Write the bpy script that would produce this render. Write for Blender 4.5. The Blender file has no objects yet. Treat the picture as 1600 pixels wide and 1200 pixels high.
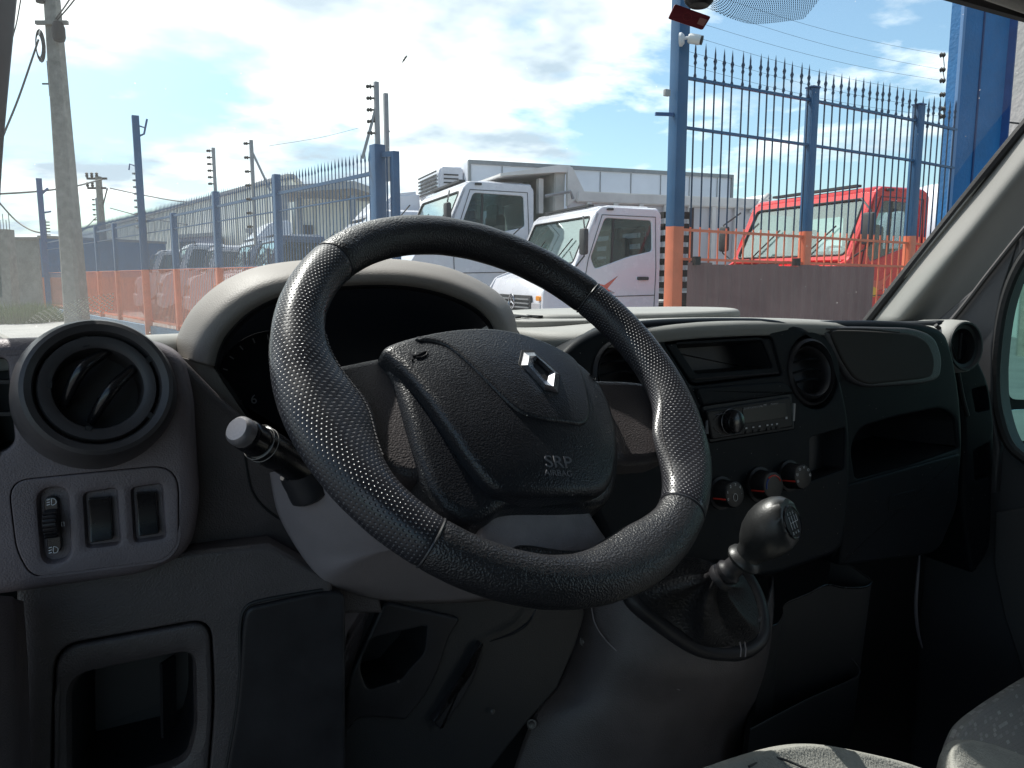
import bpy, bmesh, math, random
from mathutils import Vector, Matrix, noise
from math import sin, cos, radians as RAD, pi
random.seed(7)
S = bpy.context.scene
COL = S.collection
# ------------------------------------------------------------------ camera, sky, sun, exposure
EYE = 1.6; FPX = 1200.0; AZ = RAD(30); TH = RAD(7.9)
cam = bpy.data.cameras.new('camera'); co = bpy.data.objects.new('camera', cam); COL.objects.link(co)
cam.lens = 27.0; cam.sensor_width = 36.0; cam.clip_start = 0.02; cam.clip_end = 3000
co.location = (0, 0, EYE); co.rotation_euler = (RAD(90) - TH, 0, -AZ)
S.camera = co
SUN_AZ, SUN_EL = RAD(-18), RAD(57)
w = bpy.data.worlds.new('World'); S.world = w; w.use_nodes = True
nt = w.node_tree; nt.nodes.clear()
def N(t, k, **kw):
    n = t.nodes.new(k)
    for a, b in kw.items(): setattr(n, a, b)
    return n
out = N(nt, 'ShaderNodeOutputWorld'); bg = N(nt, 'ShaderNodeBackground'); bg.inputs[1].default_value = 0.115
sky = N(nt, 'ShaderNodeTexSky', sky_type='NISHITA', sun_disc=False, sun_elevation=SUN_EL, sun_rotation=SUN_AZ, air_density=1.0, dust_density=1.2, ozone_density=1.3)
tc = N(nt, 'ShaderNodeTexCoord'); sp = N(nt, 'ShaderNodeSeparateXYZ'); nt.links.new(tc.outputs['Generated'], sp.inputs[0])
mz = N(nt, 'ShaderNodeMath', operation='MAXIMUM'); mz.inputs[1].default_value = 0.0; nt.links.new(sp.outputs[2], mz.inputs[0])
az_ = N(nt, 'ShaderNodeMath', operation='ADD'); az_.inputs[1].default_value = 0.16; nt.links.new(mz.outputs[0], az_.inputs[0])
dx = N(nt, 'ShaderNodeMath', operation='DIVIDE'); dy = N(nt, 'ShaderNodeMath', operation='DIVIDE')
nt.links.new(sp.outputs[0], dx.inputs[0]); nt.links.new(az_.outputs[0], dx.inputs[1]); nt.links.new(sp.outputs[1], dy.inputs[0]); nt.links.new(az_.outputs[0], dy.inputs[1])
cb = N(nt, 'ShaderNodeCombineXYZ'); nt.links.new(dx.outputs[0], cb.inputs[0]); nt.links.new(dy.outputs[0], cb.inputs[1]); cb.inputs[2].default_value = 0.7
cn = N(nt, 'ShaderNodeTexNoise'); cn.inputs['Scale'].default_value = 0.9; cn.inputs['Detail'].default_value = 9; cn.inputs['Roughness'].default_value = 0.56; cn.inputs['Distortion'].default_value = 0.15
nt.links.new(cb.outputs[0], cn.inputs['Vector'])
# more cloud towards the sun side
sdot = N(nt, 'ShaderNodeVectorMath', operation='DOT_PRODUCT'); sdot.inputs[1].default_value = (sin(SUN_AZ), cos(SUN_AZ), 0.1); nt.links.new(tc.outputs['Generated'], sdot.inputs[0])
sm = N(nt, 'ShaderNodeMath', operation='MULTIPLY_ADD'); sm.inputs[1].default_value = 0.10; nt.links.new(sdot.outputs['Value'], sm.inputs[0]); nt.links.new(cn.outputs['Fac'], sm.inputs[2])
cr = N(nt, 'ShaderNodeValToRGB'); cr.color_ramp.elements[0].position = 0.505; cr.color_ramp.elements[1].position = 0.585
cr.color_ramp.elements[0].color = (0, 0, 0, 1); cr.color_ramp.elements[1].color = (1, 1, 1, 1)
nt.links.new(sm.outputs[0], cr.inputs[0])
cn2 = N(nt, 'ShaderNodeTexNoise'); cn2.inputs['Scale'].default_value = 1.6; cn2.inputs['Detail'].default_value = 5; nt.links.new(cb.outputs[0], cn2.inputs['Vector'])
cr2 = N(nt, 'ShaderNodeValToRGB'); cr2.color_ramp.elements[0].position = 0.40; cr2.color_ramp.elements[1].position = 0.56
cr2.color_ramp.elements[0].color = (3.9, 4.8, 5.6, 1); cr2.color_ramp.elements[1].color = (9.5, 10.0, 10.0, 1)
nt.links.new(cn2.outputs['Fac'], cr2.inputs[0])
tint = N(nt, 'ShaderNodeMix', data_type='RGBA', blend_type='MULTIPLY'); tint.inputs[0].default_value = 1.0; tint.inputs[7].default_value = (1.0, 1.16, 1.12, 1)
nt.links.new(sky.outputs[0], tint.inputs[6])
mx = N(nt, 'ShaderNodeMix', data_type='RGBA'); nt.links.new(cr.outputs[0], mx.inputs[0]); nt.links.new(tint.outputs[2], mx.inputs[6]); nt.links.new(cr2.outputs[0], mx.inputs[7])
gd = N(nt, 'ShaderNodeVectorMath', operation='DOT_PRODUCT'); gd.inputs[1].default_value = (sin(SUN_AZ)*cos(SUN_EL), cos(SUN_AZ)*cos(SUN_EL), sin(SUN_EL)); nt.links.new(tc.outputs['Generated'], gd.inputs[0])
gm = N(nt, 'ShaderNodeMapRange', interpolation_type='SMOOTHSTEP'); gm.inputs[1].default_value = .60; gm.inputs[2].default_value = 1.0; gm.inputs[3].default_value = 0; gm.inputs[4].default_value = .8; nt.links.new(gd.outputs['Value'], gm.inputs[0])
mg = N(nt, 'ShaderNodeMix', data_type='RGBA'); mg.inputs[7].default_value = (11, 11.2, 11, 1); nt.links.new(gm.outputs[0], mg.inputs[0]); nt.links.new(mx.outputs[2], mg.inputs[6])
nt.links.new(mg.outputs[2], bg.inputs[0]); nt.links.new(bg.outputs[0], out.inputs[0])
sl = bpy.data.lights.new('sun', 'SUN'); sl.energy = 4.5; sl.angle = RAD(0.53); sl.color = (1.0, 0.96, 0.9)
so = bpy.data.objects.new('sun', sl); COL.objects.link(so)
sdir = Vector((sin(SUN_AZ)*cos(SUN_EL), cos(SUN_AZ)*cos(SUN_EL), sin(SUN_EL)))
so.rotation_euler = sdir.to_track_quat('Z', 'Y').to_euler(); so.location = sdir*50
S.view_settings.view_transform = 'Standard'; S.view_settings.look = 'None'; S.view_settings.exposure = 0.52; S.view_settings.gamma = 1.0; S.view_settings.use_curve_mapping = False
S.cycles.max_bounces = 10; S.cycles.transparent_max_bounces = 24

# ------------------------------------------------------------------ geometry of the view (to measure from the photograph)
CAM = Vector((0, 0, EYE)); ZA = Vector((0, 0, 1))
HV = Vector((sin(AZ), cos(AZ), 0)); RT = Vector((cos(AZ), -sin(AZ), 0))
FW = HV*cos(TH) - ZA*sin(TH); UP = HV*sin(TH) + ZA*cos(TH)
def ray(px, py): return FW + RT*((px-800)/FPX) + UP*((600-py)/FPX)
def PD(px, py, d): return CAM + ray(px, py)*d
def PY(px, py, Y):
    r = ray(px, py); return CAM + r*(Y/r.y)
def PX(px, py, X):
    r = ray(px, py); return CAM + r*(X/r.x)
def PZ(px, py, z):
    r = ray(px, py); return CAM + r*((z-EYE)/r.z)
def PH(px, py, h):
    r = ray(px, py); return CAM + r*(h/r.dot(HV))
def zat(py, h):
    v = (600-py)/FPX; return EYE + h*(-sin(TH)+v*cos(TH))/(cos(TH)+v*sin(TH))
def G(px, h, z=0.0, zr=None):      # column px read at height zr (default z), result at height z
    if zr is None: zr = z
    d = h*cos(TH) - (zr-EYE)*sin(TH)
    p = HV*h + RT*((px-800)/FPX*d); p.z = z; return p
class Plane:
    def __init__(s, o, n):
        s.o = Vector(o); s.n = Vector(n).normalized()
        s.x = Vector((0, 0, 1)).cross(s.n).normalized() if abs(s.n.z) < .99 else Vector((1, 0, 0))
        s.y = s.n.cross(s.x)
    def hit(s, p, h=0.0):
        r = ray(*p); t = (s.o + s.n*h - CAM).dot(s.n)/r.dot(s.n); return CAM + r*t
    def ab(s, p, h=0.0):
        v = s.hit(p, h) - s.o; return Vector((v.dot(s.x), v.dot(s.y)))
    def P(s, a, b, h): return s.o + s.x*a + s.y*b + s.n*h
def cat(pts, n=6, closed=True):
    P = [Vector(p) for p in pts]; L = len(P); r = []
    rng = range(L) if closed else range(L-1)
    for i in rng:
        if closed: a, b, c, d = P[i-1], P[i], P[(i+1) % L], P[(i+2) % L]
        else: a, b, c, d = P[max(i-1, 0)], P[i], P[i+1], P[min(i+2, L-1)]
        for k in range(n):
            t = k/n
            r.append(0.5*((2*b)+(c-a)*t+(2*a-5*b+4*c-d)*t*t+(3*b-a-3*c+d)*t**3))
    if not closed: r.append(P[-1].copy())
    return r
def rounded(pts, rad=10, n=5):      # round the corners of a closed pixel polygon
    P = [Vector(p) for p in pts]; L = len(P); r = []
    rads = rad if isinstance(rad, (list, tuple)) else [rad]*L
    for i in range(L):
        a, b, c = P[i-1], P[i], P[(i+1) % L]
        u, v = a-b, c-b; q = min(rads[i], u.length*.45, v.length*.45)
        s, e = b+u.normalized()*q, b+v.normalized()*q
        for k in range(n+1):
            t = k/n; r.append(s*(1-t)**2 + b*2*t*(1-t) + e*t*t)
    return r
def ell(cx, cy, rx, ry, n=40, rot=0):
    return [Vector((cx+rx*cos(t)*cos(rot)-ry*sin(t)*sin(rot), cy+rx*cos(t)*sin(rot)+ry*sin(t)*cos(rot))) for t in [2*pi*i/n for i in range(n)]]

# ------------------------------------------------------------------ materials
MATS = {}
def mat(name, col, rough=.5, metal=0, bump=0, bscale=300, var=0, vscale=8, spec=.5, coat=0, kind='noise', dirt=None, dust=False):
    if name in MATS: return MATS[name]
    m = bpy.data.materials.new(name); m.use_nodes = True; t = m.node_tree; b = t.nodes['Principled BSDF']
    b.inputs['Base Color'].default_value = (*col, 1); b.inputs['Roughness'].default_value = rough; b.inputs['Metallic'].default_value = metal
    b.inputs['Specular IOR Level'].default_value = spec
    b.inputs['Coat Weight'].default_value = coat
    c = N(t, 'ShaderNodeTexCoord')
    if bump:
        if kind == 'voronoi':
            x = N(t, 'ShaderNodeTexVoronoi', feature='SMOOTH_F1'); o = x.outputs['Distance']
        else:
            x = N(t, 'ShaderNodeTexNoise'); x.inputs['Detail'].default_value = 3; o = x.outputs['Fac']
        x.inputs['Scale'].default_value = bscale; t.links.new(c.outputs['Object'], x.inputs['Vector'])
        bp = N(t, 'ShaderNodeBump'); bp.inputs['Strength'].default_value = min(bump, 1); bp.inputs['Distance'].default_value = 1.0/bscale*.6
        t.links.new(o, bp.inputs['Height']); t.links.new(bp.outputs[0], b.inputs['Normal'])
    if var:
        y = N(t, 'ShaderNodeTexNoise'); y.inputs['Scale'].default_value = vscale; y.inputs['Detail'].default_value = 8; y.inputs['Roughness'].default_value = .65
        t.links.new(c.outputs['Object'], y.inputs['Vector'])
        r = N(t, 'ShaderNodeValToRGB'); r.color_ramp.elements[0].position = .3; r.color_ramp.elements[1].position = .7
        lo = dirt if dirt else [q*(1-var) for q in col]
        r.color_ramp.elements[0].color = (*lo, 1); r.color_ramp.elements[1].color = (*[min(q*(1+var*.5), 1) for q in col], 1)
        t.links.new(y.outputs['Fac'], r.inputs[0]); t.links.new(r.outputs[0], b.inputs['Base Color'])
        q = N(t, 'ShaderNodeMapRange'); q.inputs[3].default_value = max(rough-.12, .02); q.inputs[4].default_value = min(rough+.15, 1)
        t.links.new(y.outputs['Fac'], q.inputs[0]); t.links.new(q.outputs[0], b.inputs['Roughness'])
    if dust:
        v = N(t, 'ShaderNodeTexVoronoi'); v.inputs['Scale'].default_value = 170; t.links.new(c.outputs['Object'], v.inputs['Vector'])
        s_ = N(t, 'ShaderNodeSeparateColor'); t.links.new(v.outputs['Color'], s_.inputs[0])
        a = N(t, 'ShaderNodeMapRange'); a.inputs[1].default_value = .8; a.inputs[2].default_value = 1; a.inputs[3].default_value = 0; a.inputs[4].default_value = .11; t.links.new(s_.outputs[0], a.inputs[0])
        l = N(t, 'ShaderNodeMath', operation='LESS_THAN'); t.links.new(v.outputs['Distance'], l.inputs[0]); t.links.new(a.outputs[0], l.inputs[1])
        k = N(t, 'ShaderNodeMix', data_type='RGBA'); k.inputs[7].default_value = (.32, .31, .29, 1); t.links.new(l.outputs[0], k.inputs[0])
        src = b.inputs['Base Color'].links[0].from_socket if b.inputs['Base Color'].links else None
        if src: t.links.new(src, k.inputs[6])
        else: k.inputs[6].default_value = (*col, 1)
        t.links.new(k.outputs[2], b.inputs['Base Color'])
    MATS[name] = m; return m
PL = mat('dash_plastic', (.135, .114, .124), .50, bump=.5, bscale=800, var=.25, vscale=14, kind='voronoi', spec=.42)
PLS = mat('smooth_dark_plastic', (.022, .021, .024), .42, bump=.15, bscale=900, var=.3, vscale=25, spec=.3)
GRAIN = mat('grained_dark_plastic', (.072, .062, .064), .46, bump=.5, bscale=720, kind='voronoi', var=.25, vscale=20)
HOOD = mat('light_grey_hood_plastic', (.215, .195, .178), .55, bump=.5, bscale=900, var=.12, vscale=10, kind='voronoi')
LTOP = mat('pale_dash_top_plastic', (.27, .27, .255), .6, bump=.5, bscale=900, var=.15, vscale=12)
SHRD = mat('grey_shroud_plastic', (.22, .195, .205), .55, bump=.4, bscale=900, var=.15, vscale=12)
BLK = mat('black_void_plastic', (.008, .009, .011), .6)
GLOSS = mat('gloss_black', (.008, .008, .01), .24, coat=.15, var=.3, vscale=40)
CHROME = mat('satin_chrome', (.55, .55, .58), .22, 1, var=.2, vscale=60)
SILV = mat('silver_cap', (.22, .21, .22), .38, .5, bump=.2, bscale=500)
VNT = mat('vent_plastic', (.050, .047, .050), .40, bump=.15, bscale=900, var=.25, vscale=25, spec=.4)
RSD = mat('shaded_dash_plastic', (.0065, .009, .0125), .5, bump=.3, bscale=900, var=.3, vscale=15, dust=True, spec=.12)  # same dash plastic, darkened so the dim right side's shade is in its colour
HUB = mat('leather_grained_plastic', (.016, .017, .021), .34, bump=.5, bscale=700, var=.2, vscale=20, kind='voronoi', spec=.42, dust=True)
LEATH = mat('black_leather', (.017, .017, .020), .38, bump=.8, bscale=650, kind='voronoi', var=.25, vscale=15, spec=.6)
FELT = mat('airbag_soft_brown_plastic', (.032, .029, .026), .75, bump=.4, bscale=1200, var=.2, vscale=12)
KNOB = mat('worn_grey_knob', (.024, .025, .026), .36, bump=.15, bscale=500, var=.25, vscale=30)
REDL = mat('red_line', (.45, .03, .02), .4)
WHT = mat('white_print', (.55, .56, .58), .6)
RUB = mat('black_rubber', (.012, .012, .013), .7, bump=.2, bscale=200)
RECD = mat('shaded_recess_liner', (.010, .011, .014), .5)  # darker plastic inside recesses, with their shade put into the colour
FLOORM = mat('dark_carpet', (.012, .012, .013), .95, bump=1, bscale=500)
PILL = mat('pale_pillar_trim', (.18, .18, .168), .6, bump=.3, bscale=700, var=.08)
PILD = mat('dark_pillar_trim', (.05, .05, .055), .55, bump=.3, bscale=700, var=.1)
ROOFM = mat('roof_lining', (.24, .225, .21), .9, bump=.5, bscale=500)
CREAM = PILL

def perf_mat():
    m = bpy.data.materials.new('perforated_leather'); m.use_nodes = True; t = m.node_tree; b = t.nodes['Principled BSDF']
    b.inputs['Base Color'].default_value = (.020, .020, .025, 1); b.inputs['Roughness'].default_value = .33
    uv = N(t, 'ShaderNodeUVMap'); sx = N(t, 'ShaderNodeSeparateXYZ'); t.links.new(uv.outputs[0], sx.inputs[0])
    # staggered grid: cell = 4.6 mm
    def M(op, a, bb=None, c=None):
        n = N(t, 'ShaderNodeMath', operation=op)
        for i, v in enumerate((a, bb, c)):
            if v is None: continue
            if isinstance(v, (int, float)): n.inputs[i].default_value = v
            else: t.links.new(v, n.inputs[i])
        return n.outputs[0]
    a = M('MULTIPLY', sx.outputs[0], 1/.0037); v = M('MULTIPLY', sx.outputs[1], 1/.0034)
    row = M('FLOOR', v); odd = M('MODULO', row, 2.0); a2 = M('MULTIPLY_ADD', odd, .5, a)
    fx = M('SUBTRACT', M('FRACT', a2), .5); fy = M('SUBTRACT', M('FRACT', v), .5)
    d = M('SQRT', M('ADD', M('MULTIPLY', fx, fx), M('MULTIPLY', fy, fy)))
    rp = N(t, 'ShaderNodeValToRGB'); e = rp.color_ramp.elements
    e[0].position = .0; e[0].color = (0, 0, 0, 1); e[1].position = .34; e[1].color = (1, 1, 1, 1); rp.color_ramp.interpolation = 'EASE'
    t.links.new(d, rp.inputs[0])
    bp = N(t, 'ShaderNodeBump'); bp.inputs['Strength'].default_value = 1; bp.inputs['Distance'].default_value = .0006
    t.links.new(rp.outputs[0], bp.inputs['Height']); t.links.new(bp.outputs[0], b.inputs['Normal'])
    rc = N(t, 'ShaderNodeValToRGB'); rc.color_ramp.elements[0].position = .16; rc.color_ramp.elements[0].color = (.075, .075, .085, 1); rc.color_ramp.elements[1].position = .27; rc.color_ramp.elements[1].color = (.02, .02, .025, 1)
    t.links.new(d, rc.inputs[0]); t.links.new(rc.outputs[0], b.inputs['Base Color'])
    nz = N(t, 'ShaderNodeTexNoise'); nz.inputs['Scale'].default_value = 22; nz.inputs['Detail'].default_value = 6; cc = N(t, 'ShaderNodeTexCoord'); t.links.new(cc.outputs['Object'], nz.inputs['Vector'])
    mr = N(t, 'ShaderNodeMapRange'); mr.inputs[1].default_value = .35; mr.inputs[2].default_value = .65; mr.inputs[3].default_value = .24; mr.inputs[4].default_value = .46; t.links.new(nz.outputs['Fac'], mr.inputs[0]); t.links.new(mr.outputs[0], b.inputs['Roughness'])
    return m
PERF = perf_mat()

def two_tone(name, zcut, top, bot, rough=.45, dark=.5):
    m = bpy.data.materials.new(name); m.use_nodes = True; t = m.node_tree; b = t.nodes['Principled BSDF']
    g = N(t, 'ShaderNodeNewGeometry'); s = N(t, 'ShaderNodeSeparateXYZ'); t.links.new(g.outputs['Position'], s.inputs[0])
    nz = N(t, 'ShaderNodeTexNoise'); nz.inputs['Scale'].default_value = 6; nz.inputs['Detail'].default_value = 6; t.links.new(g.outputs['Position'], nz.inputs['Vector'])
    a = N(t, 'ShaderNodeMath', operation='MULTIPLY_ADD'); a.inputs[1].default_value = .02; t.links.new(nz.outputs[0], a.inputs[0]); t.links.new(s.outputs[2], a.inputs[2])
    c = N(t, 'ShaderNodeMath', operation='GREATER_THAN'); c.inputs[1].default_value = zcut+.01; t.links.new(a.outputs[0], c.inputs[0])
    x = N(t, 'ShaderNodeMix', data_type='RGBA'); x.inputs[6].default_value = (*bot, 1); x.inputs[7].default_value = (*top, 1); t.links.new(c.outputs[0], x.inputs[0])
    n2 = N(t, 'ShaderNodeTexNoise'); n2.inputs['Scale'].default_value = 2.5; n2.inputs['Detail'].default_value = 9; n2.inputs['Roughness'].default_value = .7; t.links.new(g.outputs['Position'], n2.inputs['Vector'])
    r = N(t, 'ShaderNodeMapRange'); r.inputs[1].default_value = .3; r.inputs[2].default_value = .7; r.inputs[3].default_value = dark; r.inputs[4].default_value = 1.12; t.links.new(n2.outputs[0], r.inputs[0])
    y = N(t, 'ShaderNodeMix', data_type='RGBA', blend_type='MULTIPLY'); y.inputs[0].default_value = 1; t.links.new(x.outputs[2], y.inputs[6]); t.links.new(r.outputs[0], y.inputs[7])
    t.links.new(y.outputs[2], b.inputs['Base Color']); b.inputs['Roughness'].default_value = rough
    return m
BLUE = (.003, .075, .185); ORANGE = (.74, .19, .09)
TT_R = two_tone('blue_over_orange_paint_near', 1.965, BLUE, ORANGE, dark=.75)
TT_B = two_tone('backlit_blue_over_orange_bars', 1.965, (.004, .028, .075), ORANGE, dark=.75)  # same blue paint as the posts, darkened so the bars look backlit
TT_L = two_tone('blue_over_orange_paint_far', 1.80, BLUE, ORANGE, dark=.75)
TT_W = two_tone('blue_over_orange_masonry', 1.60, (.01, .10, .24), (.50, .14, .08), .8, dark=.7)
BLUEM = mat('blue_masonry_paint', (.010, .135, .34), .7, bump=.25, bscale=30, var=.2, vscale=3)
BLUEP = mat('blue_metal_paint', (.018, .075, .21), .5, var=.2, vscale=5)
CONC = mat('weathered_concrete', (.23, .22, .195), .9, bump=.6, bscale=25, var=.4, vscale=4)
CONCD = mat('stained_concrete_wall', (.23, .225, .20), .9, bump=.6, bscale=12, var=.45, vscale=1.2)
ASPH = mat('yard_asphalt', (.14, .14, .14), .9, bump=.6, bscale=30, var=.3, vscale=.7)
PAVE = mat('dusty_pavement', (.30, .295, .28), .9, bump=.5, bscale=20, var=.25, vscale=.8)
WHP = mat('white_truck_paint', (.66, .66, .70), .25, coat=.5, var=.06, vscale=2)
REDP = mat('red_truck_paint', (.60, .018, .022), .25, coat=.5, var=.08, vscale=2)
TGL = mat('cab_glass', (.12, .17, .17), .06, coat=.6, var=.5, vscale=1.5)
TGS = mat('cab_side_glass', (.035, .05, .06), .06, coat=.6, var=.5, vscale=2)
DKP = mat('dark_truck_plastic', (.035, .037, .04), .6, var=.2)
BOXW = mat('box_body_white', (.74, .76, .82), .5, var=.08, vscale=1)
TIPG = mat('tipper_light_grey', (.70, .68, .65), .5, var=.18, vscale=1.5)
TIPD = mat('tipper_front_grey', (.50, .49, .45), .6, var=.25, vscale=2)
SHEET = mat('brown_sheet_metal', (.21, .115, .105), .6, var=.25, vscale=2.2)
CORR = mat('cream_corrugated_metal', (.76, .76, .69), .55, var=.15, vscale=.6)
GREYB = mat('grey_render', (.36, .35, .34), .9, bump=.3, bscale=20, var=.12, vscale=1.5)
WIRE = mat('black_cable', (.02, .02, .022), .6)
STEEL = mat('galvanised_steel', (.28, .29, .30), .5, .3, var=.2, vscale=6)
GRASSM = mat('grass_blades', (.11, .16, .045), .8, var=.4, vscale=5)
YEL = mat('yellow_decal', (.70, .42, .05), .5); PINK = mat('coral_decal', (.60, .13, .09), .5)
AMB = mat('amber_lens', (.75, .28, .03), .25)
TYRE = mat('tyre_rubber', (.02, .02, .02), .85)

# ------------------------------------------------------------------ object helpers
def finish(name, bm, m, parent=None, base=None, angle=40, smooth=True):
    if isinstance(bm, bmesh.types.BMesh):
        me = bpy.data.meshes.new(name)
        off = base if base is not None else (parent['_b'] if parent is not None and '_b' in parent else (0, 0, 0))
        bmesh.ops.translate(bm, verts=bm.verts, vec=-Vector(off))
        bmesh.ops.recalc_face_normals(bm, faces=bm.faces)
        bm.to_mesh(me); bm.free()
    if smooth:
        me.polygons.foreach_set('use_smooth', [True]*len(me.polygons)); me.set_sharp_from_angle(angle=RAD(angle))
    ms = m if isinstance(m, (list, tuple)) else [m]
    for q in ms: me.materials.append(q)
    o = bpy.data.objects.new(name, me); COL.objects.link(o)
    if parent is not None:
        o.parent = parent
        o['_b'] = list(off)
    else: o.location = base if base is not None else (0, 0, 0); o['_b'] = list(o.location)
    return o
def tag(o, label=None, cat_=None, group=None, kind=None):
    if label: o['label'] = label
    if cat_: o['category'] = cat_
    if group: o['group'] = group
    if kind: o['kind'] = kind
    return o
def thing(name, label, cat_, base, group=None):
    o = bpy.data.objects.new(name, None); COL.objects.link(o); o.location = base; o['_b'] = list(base); o.empty_display_size = .05
    return tag(o, label, cat_, group)
def BM(): return bmesh.new()
def box(bm, c, sx, sy, sz, R=None, bev=0):
    r = bmesh.ops.create_cube(bm, size=1)
    vs = r['verts']
    for v in vs: v.co = Vector((v.co.x*sx, v.co.y*sy, v.co.z*sz))
    if bev:
        es = list({e for v in vs for e in v.link_edges})
        rr = bmesh.ops.bevel(bm, geom=es, offset=bev, segments=2, affect='EDGES', profile=.5)
        vs = list({v for f in rr['faces'] for v in f.verts} | {v for v in vs if v.is_valid})
    for v in vs:
        if R is not None: v.co = R @ v.co
        v.co += Vector(c)
    return vs
def beam(bm, a, b, wd, ht, upv=ZA, bev=0):     # box from a to b
    a, b = Vector(a), Vector(b); z = (b-a); L = z.length; z.normalize()
    x = upv.cross(z)
    if x.length < 1e-4: x = Vector((1, 0, 0)).cross(z)
    x.normalize(); y = z.cross(x)
    R = Matrix((x, y, z)).transposed()
    return box(bm, (a+b)/2, wd, ht, L, R, bev)
def tube(bm, pts, r, n=8, closed=False, caps=True):
    P = [Vector(p) for p in pts]; L = len(P); rings = []
    rr = r if isinstance(r, (list, tuple)) else [r]*L
    prev = None
    for i, p in enumerate(P):
        t = (P[(i+1) % L]-P[i-1]) if closed else (P[min(i+1, L-1)]-P[max(i-1, 0)])
        t.normalize()
        if prev is None:
            u = t.cross(Vector((0.13, .2, 1))).normalized()
        else:
            u = (prev - t*prev.dot(t)).normalized()
        prev = u; v = t.cross(u)
        rings.append([bm.verts.new(p+(u*cos(2*pi*k/n)+v*sin(2*pi*k/n))*rr[i]) for k in range(n)])
    for i in range(L if closed else L-1):
        A, B = rings[i], rings[(i+1) % L]
        for k in range(n): bm.faces.new((A[k], A[(k+1) % n], B[(k+1) % n], B[k]))
    if not closed and caps:
        bm.faces.new(rings[0]); bm.faces.new(rings[-1])
def lathe(bm, c, ax, prof, n=32, sx=1, sy=1, xdir=None, cap=True):    # prof: (radius, height along ax)
    c = Vector(c); ax = Vector(ax).normalized()
    x = Vector(xdir) if xdir is not None else (Vector((0, 0, 1)).cross(ax) if abs(ax.z) < .99 else Vector((1, 0, 0)))
    x = (x-ax*x.dot(ax)).normalized(); y = ax.cross(x)
    rings = []
    for r, h in prof:
        if r < 1e-6: rings.append([bm.verts.new(c+ax*h)])
        else: rings.append([bm.verts.new(c+ax*h+x*(r*sx*cos(2*pi*k/n))+y*(r*sy*sin(2*pi*k/n))) for k in range(n)])
    for A, B in zip(rings, rings[1:]):
        if len(A) == 1 and len(B) == 1: continue
        for k in range(n):
            if len(A) == 1: bm.faces.new((A[0], B[k], B[(k+1) % n]))
            elif len(B) == 1: bm.faces.new((A[k], B[0], A[(k+1) % n]))
            else: bm.faces.new((A[k], B[k], B[(k+1) % n], A[(k+1) % n]))
def area2(p): return .5*sum(p[i-1].x*p[i].y-p[i].x*p[i-1].y for i in range(len(p)))
def inset2(p, d):
    L = len(p); r = []; s = 1 if area2(p) > 0 else -1
    for i in range(L):
        a = (p[i]-p[i-1]); b = (p[(i+1) % L]-p[i])
        if a.length < 1e-9: a = b
        if b.length < 1e-9: b = a
        t = (a.normalized()+b.normalized())
        if t.length < 1e-6: t = a
        t.normalize(); n = Vector((-t.y, t.x))*s
        r.append(p[i]+n*d)
    return r
def dedupe(p, e=1e-4):
    r = []
    for q in p:
        if not r or (q-r[-1]).length > e: r.append(q)
    if (r[0]-r[-1]).length < e: r.pop()
    return r
def plate(name, outline, plane, m, parent=None, h=0.0, back=.02, bev=.004, holes=(), curve=None, px=True, segs=3, angle=40, sub=0, dark=None):
    """slab on a plane: outline in photo pixels measured at height h; rounded front edge; holes = [(outline, depth, lip)]; curve(a,b)->extra height"""
    bm = BM()
    o2 = dedupe([plane.ab(p, h) for p in outline]) if px else dedupe([Vector(p) for p in outline])
    def ring(p2, hh): return [bm.verts.new(plane.P(q.x, q.y, hh)) for q in p2]
    def stitch(A, B):
        L = len(A)
        for i in range(L): bm.faces.new((A[i], A[(i+1) % L], B[(i+1) % L], B[i]))
    rings = [ring(o2, h-back)]
    for k in range(segs+1):
        a = pi/2*k/segs
        rings.append(ring(inset2(o2, bev*(1-cos(a))), h-bev+bev*sin(a)))
    for A, B in zip(rings, rings[1:]): stitch(A, B)
    if not any(hh[1] > back for hh in holes): bm.faces.new(rings[0])
    edges = [bm.edges.get((rings[-1][i-1], rings[-1][i])) for i in range(len(rings[-1]))]
    bottoms = []
    for (ho, dep, lip) in holes:
        h2 = dedupe([plane.ab(p, h) for p in ho]) if px else dedupe([Vector(p) for p in ho])
        hr = [ring(inset2(h2, -lip), h), ring(inset2(h2, -lip*.3), h-lip*.3), ring(h2, h-lip), ring(inset2(h2, dep*.08), h-dep)]
        nf = len(bm.faces)
        for A, B in zip(hr, hr[1:]): stitch(A, B)
        bm.faces.new(hr[-1]); bm.faces.ensure_lookup_table()
        if dark:  # hole walls and floor get a darker colour that carries the recess shade
            for fc in list(bm.faces)[nf:]:
                if all((v.co-plane.o).dot(plane.n) < h-lip*.9 for v in fc.verts): fc.material_index = 1
        edges += [bm.edges.get((hr[0][i-1], hr[0][i])) for i in range(len(hr[0]))]
    if holes:
        bmesh.ops.triangle_fill(bm, edges=edges, use_beauty=True, use_dissolve=False)
    else:
        rings.append(ring(inset2(inset2(o2, bev), .0015), h)); stitch(rings[-2], rings[-1]); bm.faces.new(rings[-1])
    if curve:
        bmesh.ops.triangulate(bm, faces=bm.faces)
        for it in range(8):
            lg = [e for e in bm.edges if e.calc_length() > (sub or .022)]
            if not lg: break
            bmesh.ops.subdivide_edges(bm, edges=lg, cuts=1); bmesh.ops.triangulate(bm, faces=bm.faces)
        for v in bm.verts:
            q = v.co-plane.o; v.co += plane.n*curve(q.dot(plane.x), q.dot(plane.y))
    o = finish(name, bm, [m, dark] if dark else m, parent, angle=angle)
    wn = o.modifiers.new('WeightedNormal', 'WEIGHTED_NORMAL'); wn.keep_sharp = True; wn.weight = 90
    return o
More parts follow.
